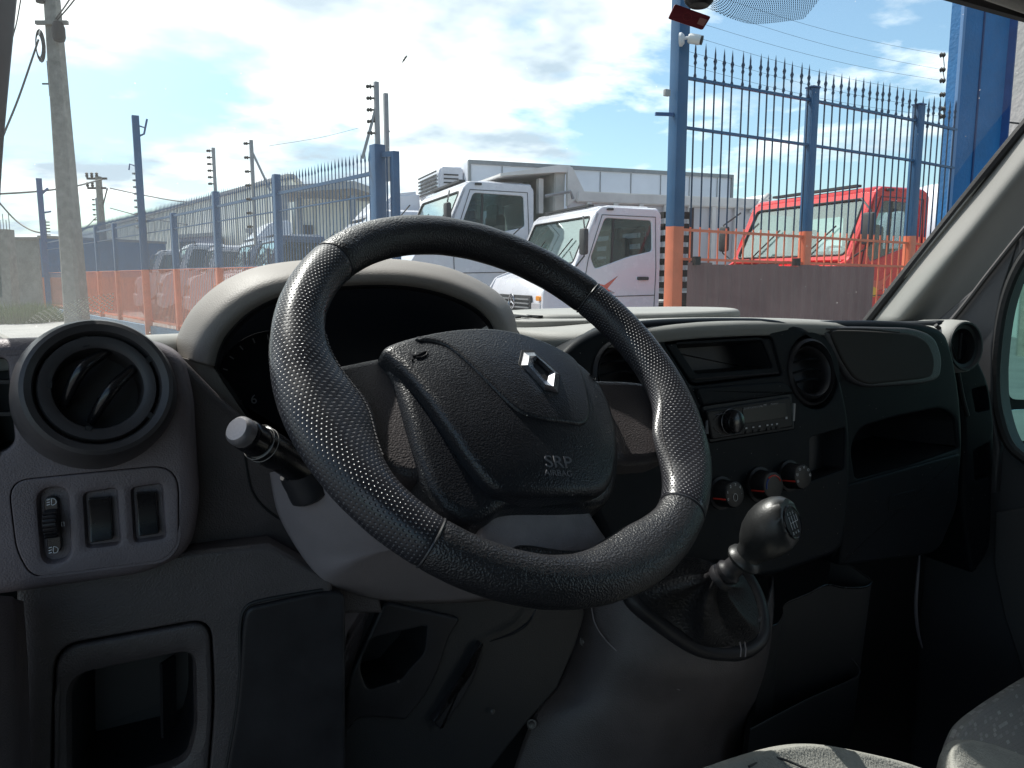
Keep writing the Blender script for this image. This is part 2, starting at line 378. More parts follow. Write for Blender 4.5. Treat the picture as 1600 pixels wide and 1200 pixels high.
def surf(name, rows, m, parent=None, nu=5, nv=5, thick=.003, uv=False, world=False, angle=60, base=None, jit=0):
    """smooth sheet through control points; a row item is (px, py, Y) or a world Vector"""
    R = []
    for r in rows:
        R.append([q if isinstance(q, Vector) else PY(*q) for q in r])
    R = [cat(r, nu, False) for r in R]
    cols = list(zip(*R)); cols = [cat(c, nv, False) for c in cols]
    bm = BM(); gv = [[bm.verts.new(p) for p in c] for c in cols]
    fs = []
    for i in range(len(gv)-1):
        for j in range(len(gv[0])-1):
            f = bm.faces.new((gv[i][j], gv[i+1][j], gv[i+1][j+1], gv[i][j+1])); fs.append((f, i, j))
    if uv:
        ul = bm.loops.layers.uv.new('UVMap')
        U = [0]; 
        for i in range(1, len(cols)): U.append(U[-1]+(cols[i][len(cols[i])//2]-cols[i-1][len(cols[i])//2]).length)
        c0 = cols[len(cols)//2]; V = [0]
        for j in range(1, len(c0)): V.append(V[-1]+(c0[j]-c0[j-1]).length)
        for f, i, j in fs:
            for l, (a, b) in zip(f.loops, ((i, j), (i+1, j), (i+1, j+1), (i, j+1))): l[ul].uv = (U[a], V[b])
    o = finish(name, bm, m, parent, angle=angle, base=base)
    if thick:
        md = o.modifiers.new('Solidify', 'SOLIDIFY'); md.thickness = thick; md.offset = 0
    return o
def text_mesh(name, body, p0, xd, yd, height, m, parent, ext=.0006, fit=None, align='LEFT'):
    cu = bpy.data.curves.new(name+'_c', 'FONT'); cu.body = body; cu.extrude = .02; cu.size = 1; cu.align_x = align
    t = bpy.data.objects.new(name+'_t', cu); COL.objects.link(t)
    me = bpy.data.meshes.new_from_object(t); bpy.data.objects.remove(t)
    xs = [v.co.x for v in me.vertices]; wd = max(xs)-min(xs) if xs else 1
    xd = Vector(xd).normalized(); yd = Vector(yd); yd = (yd-xd*yd.dot(xd)).normalized(); n = xd.cross(yd)
    sxx = (fit/wd if fit else height); b = Vector(parent['_b'])
    for v in me.vertices:
        c = v.co.copy(); v.co = Vector(p0)+xd*c.x*sxx+yd*c.y*height+n*(c.z/.02*ext)-b
    me.materials.append(m); o = bpy.data.objects.new(name, me); COL.objects.link(o); o.parent = parent; o['_b'] = list(b); return o
def dup(o, loc=None, rotz=None, label=None, parent=None):
    c = o.copy(); COL.objects.link(c)
    if parent is not None: c.parent = parent
    if loc is not None: c.location = loc
    if rotz is not None: c.rotation_euler.z = rotz
    if label: c['label'] = label
    for ch in list(o.children): dup(ch, parent=c)
    return c
exec_parts = []
# ================================================================== OUTSIDE: ground, walls, buildings
def sheet(name, pts, m, z, kind='structure', label=None):
    bm = BM(); bm.faces.new([bm.verts.new((p[0], p[1], z)) for p in pts]); o = finish(name, bm, m, smooth=False); tag(o, label=label, kind=kind); return o
sheet('ground', [(-900, -900), (900, -900), (900, 1200), (-900, 1200)], ASPH, 0.0)
# pavement in front of the fence
fa, fb = G(592, 11.0, 0, 2.4), G(72, 33.7, 0, 1.6)
fdir = (fb-fa).normalized(); fnor = Vector((-fdir.y, fdir.x, 0)); 
if fnor.dot(-HV) < 0: fnor = -fnor
A1, A2, A3, A4 = G(1054, 5.65, 0, 1.9), G(1258, 6.3, 0, 1.9), G(1421, 7.0, 0, 1.9), G(1480, 7.3, 0, 1.9)
pv = [fa-fdir*8, fb+fdir*30, fb+fdir*30+fnor*3.2, fa-fdir*8+fnor*3.2]
sheet('pavement', [(p.x, p.y) for p in pv], PAVE, 0.05)
bm = BM(); beam(bm, fa-fdir*8+fnor*3.2+ZA*.02, fb+fdir*30+fnor*3.2+ZA*.02, .14, .14); tag(finish('kerb', bm, CONC), kind='structure')
sheet('concrete_yard', [(p.x, p.y) for p in (G(400, 9), G(40, 40), G(700, 90), G(1700, 60), G(1700, 6.5), G(1062, 5.8), G(900, 7))], PAVE, 0.008)
# grass strip beyond
gp = [G(-120, 27), G(72, 31), G(70, 45), G(-160, 45)]
sheet('grass_verge', [(p.x, p.y) for p in gp], mat('verge_soil', (.16, .15, .07), .95, var=.4, vscale=.8), 0.03)
bm = BM(); rg = random.Random(3)
def tuft(c, r, hgt, n):
    for i in range(n):
        a = rg.uniform(0, 2*pi); q = rg.random()**.5*r
        p = c+Vector((cos(a)*q, sin(a)*q, 0)); t = Vector((cos(a)*q*.5+rg.uniform(-.1, .1), sin(a)*q*.5+rg.uniform(-.1, .1), hgt*rg.uniform(.5, 1)))
        s = Vector((rg.uniform(-1, 1), rg.uniform(-1, 1), 0)).normalized()*.02
        bm.faces.new([bm.verts.new(p-s), bm.verts.new(p+s), bm.verts.new(p+t)])
for i in range(230):
    px = rg.uniform(-40, 74); h = rg.uniform(27.5, 39); tuft(G(px, h, .03), rg.uniform(.2, .7), rg.uniform(.15, .5), 26)
tuft(G(28, 26.5, .03), .9, .85, 900); tuft(G(38, 27.5, .03), .8, .7, 600); tuft(G(66, 27.5, .03), .8, .5, 400)
tag(finish('grass', bm, GRASSM, smooth=False), label='rough green grass and weeds growing by the grey wall at far left', kind='stuff')

def wall_between(name, p, q, z0, z1, th, m, parent=None, bev=0):
    bm = BM(); a, b = Vector(p), Vector(q); d = (b-a).normalized(); n = Vector((-d.y, d.x, 0)); L = (b-a).length
    R = Matrix((d, n, ZA)).transposed(); box(bm, (a+b)/2*Vector((1, 1, 0)) if False else Vector(((a.x+b.x)/2, (a.y+b.y)/2, (z0+z1)/2)), L, th, z1-z0, R, bev)
    return finish(name, bm, m, parent)
def wall_thing(name, label, cat_, p, q, z0, z1, th, m, kids=True):
    c = (Vector(p)+Vector(q))/2; c.z = 0
    t = thing(name, label, cat_, c); wall_between('wall_panel', p, q, z0, z1, th, m, t)
    d = (Vector(q)-Vector(p)).normalized(); wall_between('coping', Vector(p)-d*.05, Vector(q)+d*.05, z1+.002, z1+.12, th+.1, CONC, t)
    return t
wall_thing('painted_wall', 'far perimeter wall painted blue above and orange below', 'wall', G(73, 34.2), G(262, 40), 0, 3.3, .2, TT_W)
wall_thing('grey_wall', 'stained bare grey concrete wall behind the grass', 'wall', G(-60, 37), G(71, 36.5), 0, 3.35, .2, CONCD)
t = thing('gate_pillar', 'pale concrete gate pillar with dark railing at the far left edge', 'pillar', G(12, 30.5))
wall_between('pillar_block', G(8, 30.5), G(28, 30.5), 0, 3.45, .5, CONC, t)
wall_between('wall_panel', G(-60, 31.5), G(7.5, 30.8), 0, .9, .2, CONCD, t)
wall_between('wall_panel', G(-60, 31.5), G(7.5, 30.8), 2.2, 3.0, .2, CONCD, t)
bm = BM()
for i in range(9): p = G(-60+i*8, 31.3); beam(bm, p+ZA*.9, p+ZA*2.2, .03, .03)
finish('railing', bm, WIRE, t)
# spikes on top of the grey wall
t = thing('wall_spikes', 'row of thin antenna like rods standing on the far left wall', 'spikes', G(15, 33))
for i in range(6):
    bm = BM(); p = G(4+i*4.6, 33); beam(bm, p+ZA*3.4, p+ZA*(4.0+.25*(i % 2)), .03, .03); finish('rod', bm, STEEL, t)

def building(name, label, pts, z1, m, rib=0, roof=None, windows=()):
    """footprint as polyline of (px,h) forming walls seen, closed behind"""
    P = [G(*q) for q in pts]; c = sum(P, Vector())/len(P); c.z = 0
    t = thing(name, label, 'building', c)
    bm = BM(); lo = [bm.verts.new((p.x, p.y, 0)) for p in P]; hi = [bm.verts.new((p.x, p.y, z1)) for p in P]
    for i in range(len(P)): bm.faces.new((lo[i-1], lo[i], hi[i], hi[i-1]))
    bm.faces.new(hi); finish('wall', bm, m, t, smooth=False)
    if rib:
        bm = BM()
        for k in range(len(P)-1):
            a, b = P[k], P[k+1]; L = (b-a).length; n = int(L/rib)
            dd = (b-a).normalized(); nn = Vector((-dd.y, dd.x, 0)); 
            if nn.dot(-HV) < 0: nn = -nn
            for i in range(n): p = a+(b-a)*((i+.5)/n)+nn*.03; beam(bm, p+ZA*.05, p+ZA*(z1-.05), .07, .03, upv=nn)
        o = finish('cladding_ribs', bm, m, t, smooth=False); o['kind'] = 'stuff'
    bm = BM()
    for k in range(len(P)-1):
        a, b = P[k], P[k+1]; beam(bm, Vector((a.x, a.y, z1+.07)), Vector((b.x, b.y, z1+.07)), .3, .16)
    finish('roof_edge', bm, GREYB, t, smooth=False)
    for (k, s0, s1, za, zb, wm) in windows:
        a, b = P[k], P[k+1]; dd = (b-a).normalized(); nn = Vector((-dd.y, dd.x, 0))
        if nn.dot(-HV) < 0: nn = -nn
        p, q = a+(b-a)*s0+nn*.05, a+(b-a)*s1+nn*.05
        wall_between('window', p, q, za, zb, .12, wm, t)
    return t
building('warehouse', 'long cream corrugated warehouse receding behind the left fence', [(160, 66), (462, 32), (520, 50), (300, 90)], 5.6, CORR, rib=.8)
building('warehouse', 'cream corrugated warehouse with open canopy behind the fence beside the gate', [(468, 27), (612, 29), (640, 45), (500, 45)], 4.35, CORR, rib=.5, windows=((0, .0, .16, .3, 3.4, DKP),))
t = thing('canopy', 'pale loading canopy roof standing in front of the cream warehouse', 'canopy', G(520, 25))
bm = BM(); P = [G(448, 24, 0), G(560, 24.5, 0), G(600, 28.5, 0), G(455, 28.5, 0)]
lo = [bm.verts.new((p.x, p.y, z)) for p, z in zip(P, (4.15, 4.35, 4.5, 4.3))]; hi = [bm.verts.new(v.co+ZA*.22) for v in lo]
for i in range(4): bm.faces.new((lo[i-1], lo[i], hi[i], hi[i-1]))
bm.faces.new(hi); bm.faces.new(lo); finish('roof', bm, GREYB, t, smooth=False)
for px, h in ((452, 24.3), (474, 25.5), (556, 24.8)):
    bm = BM(); p = G(px, h); beam(bm, p, p+ZA*4.15, .18, .18); finish('post', bm, STEEL, t)
building('lilac_house', 'small lilac grey block with dark shutter behind the parked trucks', [(286, 38), (345, 36), (350, 42), (292, 44)], 3.5, mat('lilac_render', (.36, .34, .42), .8, var=.1), windows=((0, .06, .46, 2.6, 3.3, DKP),))
building('orange_shed', 'low shed with orange band seen through the left fence', [(395, 30), (450, 29), (455, 34), (400, 35)], 3.3, mat('shed_render', (.34, .30, .28), .8, var=.2), windows=((0, .3, .9, 2.2, 2.9, mat('shed_band', (.40, .12, .07), .7)),))
# street behind the van (only seen in the door mirror)
t = thing('street_building', 'pale low building on the street behind the van seen in the door mirror', 'building', (12, -34, 0))
bm = BM(); box(bm, (13, -34, 2.2), 8, 40, 4.4); finish('wall', bm, CORR, t, smooth=False)
for k in range(6): bm = BM(); box(bm, (8.96, -18-k*6, 1.6), .12, 2.4, 2.6); finish('window', bm, DKP, t, smooth=False)
bm = BM(); box(bm, (13, -34, 4.5), 8.6, 40.6, .2); finish('roof', bm, GREYB, t, smooth=False)
t = thing('street_pole', 'utility pole on the street behind the van seen in the door mirror', 'pole', (6.5, -24, 0))
bm = BM(); tube(bm, [(6.5, -24, 0), (6.5, -24, 8.5)], [.17, .12], 8); finish('shaft', bm, CONC, t)
bm = BM(); beam(bm, (5.7, -24, 7.8), (7.3, -24, 7.8), .1, .12); finish('crossarm', bm, RUB, t)
# building at the right edge and the blue gate pier
t = thing('grey_building', 'plain grey rendered building wall at the far right edge behind the blue pier', 'building', G(1640, 8.4))
wall_between('wall', G(1540, 8.15), G(1960, 9.4), 0, 8, .3, GREYB, t)
bm = BM(); p, q = G(1566, 7.93, zat(190, 7.93)), G(1960, 9.1, zat(225, 9.1)); tube(bm, [p, (p+q)/2+ZA*-.03, q], .009, 6); finish('crack_line', bm, WIRE, t)
t = thing('blue_gate_pier', 'tall wide blue painted masonry pier at the right end of the fence', 'pier', G(1525, 7.6))
pa, pb = G(1484, 7.3, 0, 2.6), G(1558, 7.58, 0, 2.6)
dd = (pb-pa).normalized(); nn = Vector((-dd.y, dd.x, 0)); nn = nn if nn.dot(-HV) > 0 else -nn
bm = BM(); c = (pa+pb)/2-nn*.05; R = Matrix((dd, -nn, ZA)).transposed(); box(bm, (c.x, c.y, 3.6), (pb-pa).length, .1, 7.2, R); finish('masonry_block', bm, BLUEM, t, smooth=False)
bm = BM(); s0 = pa+(pb-pa)*.02; box(bm, ((s0+nn*.012).x, (s0+nn*.012).y, 3.6), .035, .03, 7.19, R); finish('corner_bead', bm, mat('pale_blue_edge', (.10, .22, .42), .6), t)
bm = BM(); s0 = pa+(pb-pa)*.46; box(bm, ((s0+nn*.004).x, (s0+nn*.004).y, 3.6), .018, .012, 7.19, R); finish('downpipe_seam', bm, mat('dark_blue_seam', (.008, .04, .14), .7), t)
pc = pb+(dd*1.0-nn*.8)*.13; wall_between('side_return', pb+nn*.0, pb+dd*.06-nn*.03, 0, 7.15, .12, mat('shaded_blue_side', (.008, .06, .22), .7, var=.2), t)  # pier blue repeated darker, shade of the side face put into the colour

# ------------------------------------------------------------------ fences
def fence_spike_mesh(h0, h1):
    """one vertical bar (round) with a cast spear head, base at z=0"""
    bm = BM(); prof = [(.0065, h0), (.0065, h1-.26), (.012, h1-.255), (.012, h1-.24), (.0065, h1-.225), (.0065, h1-.17), (.013, h1-.155), (.007, h1-.135), (.014, h1-.105), (.007, h1-.085), (.007, h1-.06), (.0, h1)]
    lathe(bm, (0, 0, 0), (0, 0, 1), prof, 6)
    for s in (-1, 1):
        tube(bm, [(0, 0, h1-.125), (s*.017, 0, h1-.105)], [.005, .003], 4)
    return bm
rf = thing('iron_fence', 'spiked blue and orange iron fence with brown sheet panels right of the gateway', 'fence', A1)
SP = []
segs = [(A1, A2, 15, 0), (A2, A3, 15, 1), (A3, A4, 7, 2)]
bar0 = None
fdr = (A3-A1).normalized(); rz = math.atan2(fdr.y, fdr.x)
for (a, b, n, si) in segs:
    for i in range(n):
        t_ = (i+.75)/(n+.35); p = a+(b-a)*t_
        if bar0 is None:
            bm = fence_spike_mesh(.12, 3.26); me_o = finish('bar', bm, TT_B, None); bar0 = me_o; bar0.parent = rf; o = bar0
        else: o = dup(bar0, parent=rf)
        o.location = p-rf.location+Vector((0, 0, (-.03 if si == 2 and i < 2 else 0)-.03*si+random.uniform(-.012, .012)));
        o.rotation_euler = (0, random.uniform(-.004, .004), rz)
for (a, b, n, si) in segs:
    for z in (3.0, 2.66, 1.945, 1.735, .25):
        bm = BM(); e = .03 if si else 0; zz = z-.02*si; beam(bm, a+ZA*(zz+.0), b+ZA*(zz-.02), .03, .018); finish('rail', bm, TT_R, rf)
for i, (p, wd, top) in enumerate(((A1, .095, 5.2), (A2, .075, 3.07), (A3, .078, 3.09))):
    bm = BM(); q = p+fnor*0; R = Matrix((fdr, ZA.cross(fdr), ZA)).transposed(); box(bm, (q.x, q.y, top/2), wd, wd, top, R, .006); o = finish('post', bm, TT_R, rf)
    if i: 
        bm = BM(); box(bm, (q.x, q.y, top+.008), wd+.008, wd+.008, .012, R); finish('post_cap', bm, BLUEP, rf)
nr = Vector((-fdr.y, fdr.x, 0)); nr = nr if nr.dot(-HV) > 0 else -nr
# brown sheets, slightly in front of the bars
s0, s1 = A1+fdr*.07, A2+(A3-A2)*.58; n = 9
for i in range(n):
    a = s0+(s1-s0)*(i/n)+nr*.07; b = s0+(s1-s0)*((i+1)/n+.002)+nr*.072
    bm = BM(); d = (b-a); L = d.length; d.normalize(); K = 8; prev = None
    zt = 1.70+random.uniform(-.012, .012)
    vs = []
    for k in range(K+1):
        off = .012*(1 if k in (1, 2, 5, 6) else 0)
        q = a+d*L*k/K+nr*off; vs.append((bm.verts.new((q.x, q.y, .1)), bm.verts.new((q.x, q.y, zt))))
    for u, v in zip(vs, vs[1:]): bm.faces.new((u[0], v[0], v[1], u[1]))
    o = finish('sheet_panel', bm, SHEET, rf, smooth=False); md = o.modifiers.new('Solidify', 'SOLIDIFY'); md.thickness = .003
for q in (s0+(s1-s0)*.03, s0+(s1-s0)*.53):
    bm = BM(); q = q+nr*.09; box(bm, (q.x, q.y, 1.72), .05, .04, .06); finish('hinge_block', bm, RUB, rf)

lf = thing('iron_fence', 'long blue and orange spiked fence receding left from the gate post', 'fence', fa)
Lf = (fb-fa).length; rzl = math.atan2(fdir.y, fdir.x)
bar0 = None; nb = 205
for i in range(nb):
    s = .12+i*.118
    if s > Lf-.1: break
    if bar0 is None:
        bm = BM(); lathe(bm, (0, 0, 0), (0, 0, 1), [(.009, .32), (.009, 3.22), (.016, 3.25), (.0, 3.38)], 5); bar0 = finish('bar', bm, TT_L, None); bar0.parent = lf; o = bar0
    else: o = dup(bar0, parent=lf)
    o.location = fdir*s+Vector((0, 0, random.uniform(-.01, .01)))
def lpos(px):   # point on the left fence line at pixel column px (ground)
    u = (px-800)/FPX; best = None
    for k in range(2001):
        p = fa+fdir*(Lf*k/2000); h = p.dot(HV); l = p.dot(RT); d = h*cos(TH)+EYE*sin(TH)*.3
        e = abs(l/d-u)
        if best is None or e < best[0]: best = (e, p)
    return best[1]
posts = [(592, .21, 3.42), (440, .15, 3.38), (345, .16, 3.36), (278, .15, 3.12), (186, .16, 3.2), (157, .16, 3.25)]
for px, wd, top in posts:
    p = lpos(px) if px < 592 else fa; bm = BM(); R = Matrix((fdir, fnor, ZA)).transposed(); box(bm, (p.x, p.y, top/2+.05), wd*.8, wd*.8, top-.1, R, .01); finish('post', bm, TT_L, lf)
for z, hh, y in ((3.05, .05, 0), (1.80, .03, 0), (2.75, .02, 0), (.45, .05, 0)):
    bm = BM(); beam(bm, fa+ZA*z, fb+ZA*z, .04, hh); finish('rail', bm, TT_L, lf)
bm = BM(); beam(bm, fa+ZA*.19+fnor*.02, fb+ZA*.19+fnor*.02, .16, .26); finish('plinth', bm, mat('blue_grey_plinth', (.12, .19, .27), .8, var=.25, vscale=2), lf)
# low panels of reddish mesh behind the lower bars
bm = BM(); beam(bm, fa+ZA*1.1-fnor*.05, fb+ZA*1.1-fnor*.05, .006, 1.3, upv=ZA)
mt = bpy.data.materials.new('dusty_orange_netting'); mt.use_nodes = True; _t = mt.node_tree; _b = _t.nodes['Principled BSDF']; _b.inputs['Base Color'].default_value = (.48, .30, .26, 1); _b.inputs['Alpha'].default_value = .2; _b.inputs['Roughness'].default_value = .9
finish('netting', bm, mt, lf)
# tall square post standing in the left fence
p = lpos(237); t = thing('tall_blue_post', 'tallest blue and orange steel post with bracket near its top along the left fence', 'post', p+fnor*.12)
bm = BM(); q = p+fnor*.12; box(bm, (q.x, q.y, 2.85), .17, .17, 5.7, None, .01); finish('shaft', bm, TT_L, t)
bm = BM(); tube(bm, [q+ZA*5.2+RT*.08, q+ZA*5.25+RT*.2, q+ZA*5.62+RT*.30], .025, 6); tube(bm, [q+ZA*5.45+RT*.08, q+ZA*5.4+RT*.25], .02, 6); finish('bracket', bm, BLUEP, t)
for k in range(9):
    bm = BM(); lathe(bm, q-RT*.10+ZA*(2.9+k*.17), -RT, [(.02, 0), (.035, .02), (.02, .04), (.03, .06), (0, .08)], 8); finish('insulator', bm, STEEL, t)
bm = BM(); tube(bm, [q+ZA*4.45-RT*.08, q+ZA*4.5-RT*.22, q+ZA*4.35-RT*.25], .02, 6); finish('bracket', bm, BLUEP, t)
def mast(label, px, h, z0, z1, n, r=.03, side=-1, col=STEEL, strut=None):
    b = G(px, h, z0, (z0+z1)/2); t = thing('electric_fence_mast', label, 'mast', b, 'electric fence masts above the left fence')
    bm = BM(); beam(bm, b, b+ZA*(z1-z0), r*2, r*2); finish('rod', bm, col, t)
    i0 = None
    for k in range(n):
        z = z1-.06-(z1-z0-.15)*k/n
        bm = BM(); lathe(bm, b+ZA*(z-z0)+RT*side*r, RT*side, [(.014, 0), (.014, .04), (.03, .045), (.03, .06), (.015, .065), (.028, .085), (.02, .11), (0, .115)], 8); finish('insulator', bm, RUB, t)
    if strut:
        bm = BM(); beam(bm, b+ZA*strut[0], b+RT*strut[1]+ZA*strut[2], .035, .035); finish('strut', bm, col, t)
    return t
hf = lambda px: lpos(px).dot(HV)
mast('thin insulated mast on the orange based post nearest the dash hood', 335, hf(343), 3.3, zat(231, hf(343)), 6)
mast('insulated mast with diagonal strut above the fence left of the gate', 396, hf(402), 2.2, zat(219, hf(402)), 7, strut=(zat(235, hf(402))-2.2, .32, zat(298, hf(402))-2.2))
mast('thin insulated mast just right of the concrete utility pole', 152, hf(157), 3.2, zat(309, hf(157)), 5)
mast('tall insulated mast with diagonal brace on top of the gate post', 589, 11.1, 3.35, zat(128, 11.1), 5, strut=(.62, -.22, -.10))
mast('leaning plain mast behind the gate post', 604, 11.6, 3.0, zat(146, 11.6), 0, strut=(.75, .04, .70))
t = thing('far_blue_post', 'slim blue post with lamp bracket at the left corner of the painted wall', 'post', G(70, 33))
bm = BM(); p = G(69, 33, 0, 3); box(bm, (p.x, p.y, 2.85), .22, .22, 5.7); finish('shaft', bm, BLUEP, t)
bm = BM(); tube(bm, [p+ZA*5.1+RT*.1, p+ZA*5.3+RT*.35], .05, 6); tube(bm, [p+ZA*4.3+RT*.1, p+ZA*4.35+RT*.4], .04, 6); finish('bracket', bm, BLUEP, t)
t = thing('gate_leaf', 'narrow blue framed gate leaf standing open beside the gate post', 'gate', G(612, 10.9))
for (a, b, wd) in (((601, 10.95, 3.28), (621, 10.8, 3.27), .07), ((619, 10.8, .2), (619, 10.8, 3.3), .09), ((601, 10.95, 2.2), (619, 10.8, 2.2), .05)):
    bm = BM(); beam(bm, G(a[0], a[1], a[2], 2.5), G(b[0], b[1], b[2], 2.5), wd, wd); finish('frame_bar', bm, TT_L, t)
for k in range(2):
    bm = BM(); beam(bm, G(606+k*6, 10.9, .2, 2.5), G(606+k*6, 10.9, 3.25, 2.5), .02, .02); finish('bar', bm, TT_L, t)
# things on the near blue post
t = thing('security_camera', 'white security camera on the tall blue post by the fence spikes', 'camera', G(1066, 5.6, 3.3, 3.3))
p = G(1062, 5.55, zat(62, 5.55), zat(62, 5.55))
bm = BM(); lathe(bm, p, (RT-HV*.4), [(.045, 0), (.045, .015), (.03, .03), (0, .032)], 16); finish('mount', bm, WHT, t)
bm = BM(); q = p+RT*.10+ZA*.0; tube(bm, [p, p+RT*.05+ZA*.012, q], .012, 8); finish('arm', bm, WHT, t)
bm = BM(); lathe(bm, p+RT*.06+ZA*.01, (RT-ZA*.25-HV*.3), [(0, 0), (.028, .0), (.034, .01), (.034, .075), (.03, .085)], 16); finish('housing', bm, mat('camera_white', (.6, .6, .58), .4), t)
bm = BM(); ax = (RT-ZA*.25-HV*.3).normalized(); lathe(bm, p+RT*.06+ZA*.01+ax*.078, ax, [(.03, 0), (.031, .02), (.02, .022), (0, .02)], 16); finish('lens_hood', bm, RUB, t)
t = thing('bar_bracket', 'short dark steel bar sticking out left of the tall blue post', 'bracket', G(1034, 5.6, zat(178, 5.6)))
bm = BM(); beam(bm, G(1024, 5.6, zat(178, 5.6), zat(178, 5.6)), G(1052, 5.62, zat(178, 5.6), zat(178, 5.6)), .022, .022); finish('bar', bm, BLUEP, t)
bm = BM(); c = G(1042, 5.6, zat(145, 5.6), zat(145, 5.6)); box(bm, c, .045, .03, .045, None, .004); finish('junction_box', bm, GREYB, t)

# insulators and thin wires to the right
wi = thing('electric_fence_wires', 'six thin electric fence wires with black insulators by the blue pier', 'wires', G(1474, 7.2))
ys = [(86, 36), (109, 60), (126, 88), (148, 112), (170, 138), (182, 160)]
for y, y0 in ys:
    z = zat(y, 7.2); c = G(1474, 7.2, z, z)
    bm = BM(); lathe(bm, c-RT*.03, RT, [(.012, 0), (.024, .01), (.012, .022), (.024, .034), (.012, .046), (0, .05)], 10); finish('insulator', bm, RUB, wi)
    a = G(1068, 5.7, zat(y0-60, 5.7), zat(y0-60, 5.7)); bm = BM()
    tube(bm, [a+(c-a)*(k/12)-ZA*.05*sin(pi*k/12) for k in range(13)], .0013, 4); finish('wire', bm, WIRE, wi)
bm = BM(); zz = [zat(y, 7.2) for y, _ in ys]; tube(bm, [G(1474, 7.2, zz[0], zz[0]), G(1475, 7.2, zz[1]+.03, zz[1]), G(1473, 7.2, zz[1], zz[1]), G(1476, 7.2, zz[2], zz[2])], .004, 5); finish('jumper', bm, WIRE, wi)

# ------------------------------------------------------------------ utility poles, cables
UP_H = 23.0
p0 = G(120, UP_H, 0, .2)
t = thing('utility_pole', 'tall tapering concrete utility pole on the pavement left of the fence', 'pole', p0)
bm = BM(); n = 14
R0 = []
for k in range(n+1):
    z = 10.6*k/n; s = .27-.12*k/n; R0.append([bm.verts.new(p0+RT*x*s+HV*y*s+ZA*z) for x, y in ((-1, -.7), (-.7, -1), (.7, -1), (1, -.7), (1, 1), (-1, 1))])
for A, B in zip(R0, R0[1:]):
    for k in range(6): bm.faces.new((A[k], A[(k+1) % 6], B[(k+1) % 6], B[k]))
bm.faces.new(R0[-1]); finish('shaft', bm, CONC, t, smooth=False)
zc = zat(40, UP_H)
bm = BM(); beam(bm, p0+ZA*zc-RT*.35-HV*.25, p0+ZA*zc+RT*.55-HV*.25, .1, .1); finish('crossarm', bm, CONC, t)
bm = BM(); lathe(bm, p0+ZA*(zc-.5)+RT*.30-HV*.3, (0, 0, 1), [(.0, -.05), (.14, 0), (.17, .1), (.17, .35), (.12, .5), (0, .55)], 12); finish('junction_drum', bm, RUB, t)
bm = BM(); lathe(bm, p0+ZA*(zat(8, UP_H))-RT*.2-HV*.2, (0, 0, 1), [(0, 0), (.12, 0), (.12, .35), (0, .4)], 10); finish('insulator', bm, RUB, t)
bm = BM()
for k in range(5):
    rr = .26-k*.02
    tube(bm, [p0-RT*(.30+.01*k)+ZA*(zat(75, UP_H))+RT*cos(a)*rr*.5+ZA*sin(a)*rr*1.7-HV*.2 for a in [2*pi*i/16 for i in range(16)]], .016, 5, closed=True)
finish('cable_coil', bm, WIRE, t)
bm = BM(); beam(bm, p0-RT*.3+ZA*zat(131, UP_H)-RT*.15, p0-RT*.1+ZA*zat(131, UP_H)+RT*.1, .04, .04); beam(bm, p0-RT*.27+ZA*zat(95, UP_H), p0-RT*.27+ZA*zat(150, UP_H), .02, .02); finish('hook', bm, WIRE, t)
def wire(label, pts, r, name='cable'):
    P = cat([G(px, h, zat(py, h), zat(py, h)) for px, py, h in pts], 6, False); bm = BM(); tube(bm, P, r, 5)
    o = finish(name, bm, WIRE, base=P[0]); tag(o, label, 'cable'); return o
wire('grey cable dropping from the coil on the concrete pole to the left pillar', [(60, 62, 23), (30, 150, 22), (5, 212, 21.5), (-12, 260, 21)], .028)
wire('dark cable crossing the sky at the top left corner beside the windscreen pillar', [(34, -10, 18), (26, 35, 18), (19, 62, 18), (8, 120, 18)], .014)
wire('upper cable rising right from the concrete pole out of the picture', [(86, 31, 23), (100, 12, 22), (112, -6, 21)], .02)
wire('lower cable rising right beside its twin from the concrete pole', [(88, 33, 23), (108, 10, 22), (122, -8, 21)], .02)
wire('high cable running left from the far timber pole to the picture edge', [(160, 280, 48), (118, 291, 44), (60, 299, 40), (-20, 304, 36)], .05)
wire('sagging cable from the left edge down to the painted wall', [(-15, 300, 35), (20, 340, 35), (45, 358, 34.5), (64, 364, 34)], .035)
wire('cable falling from the far pole to the thin mast', [(150, 340, 45), (135, 355, 44), (122, 366, 43)], .03)
wire('upper long cable running right from the far pole across the yard', [(172, 294, 48), (230, 306, 46), (300, 316, 44), (420, 312, 40), (580, 268, 36)], .035)
wire('lower long cable running right from the far pole behind the fence', [(172, 325, 48), (230, 340, 46), (300, 352, 44), (350, 356, 42)], .03)
wire('faint high cable crossing above the gate mast', [(420, 228, 30), (500, 215, 31), (560, 200, 32)], .008)
p1 = G(168, 48); t = thing('far_utility_pole', 'distant utility pole with two crossarms behind the painted wall', 'pole', p1)
bm = BM(); tube(bm, [p1, p1+ZA*zat(276, 48)], [.26, .18], 8); finish('shaft', bm, CONC, t)
for y, a, b in ((279, -.7, .5), (294, -.7, .4)):
    bm = BM(); z = zat(y, 48); beam(bm, p1+RT*a+ZA*z, p1+RT*b+ZA*z, .14, .12); finish('crossarm', bm, RUB, t)
    for k in range(3):
        bm = BM(); lathe(bm, p1+RT*(a+k*.3)+ZA*(z+.06), (0, 0, 1), [(.05, 0), (.1, .1), (.06, .16), (.1, .25), (0, .32)], 8); finish('insulator', bm, RUB, t)
bm = BM(); beam(bm, p1+RT*.5+ZA*zat(294, 48), p1+RT*.1+ZA*zat(325, 48), .06, .06); finish('brace', bm, RUB, t)
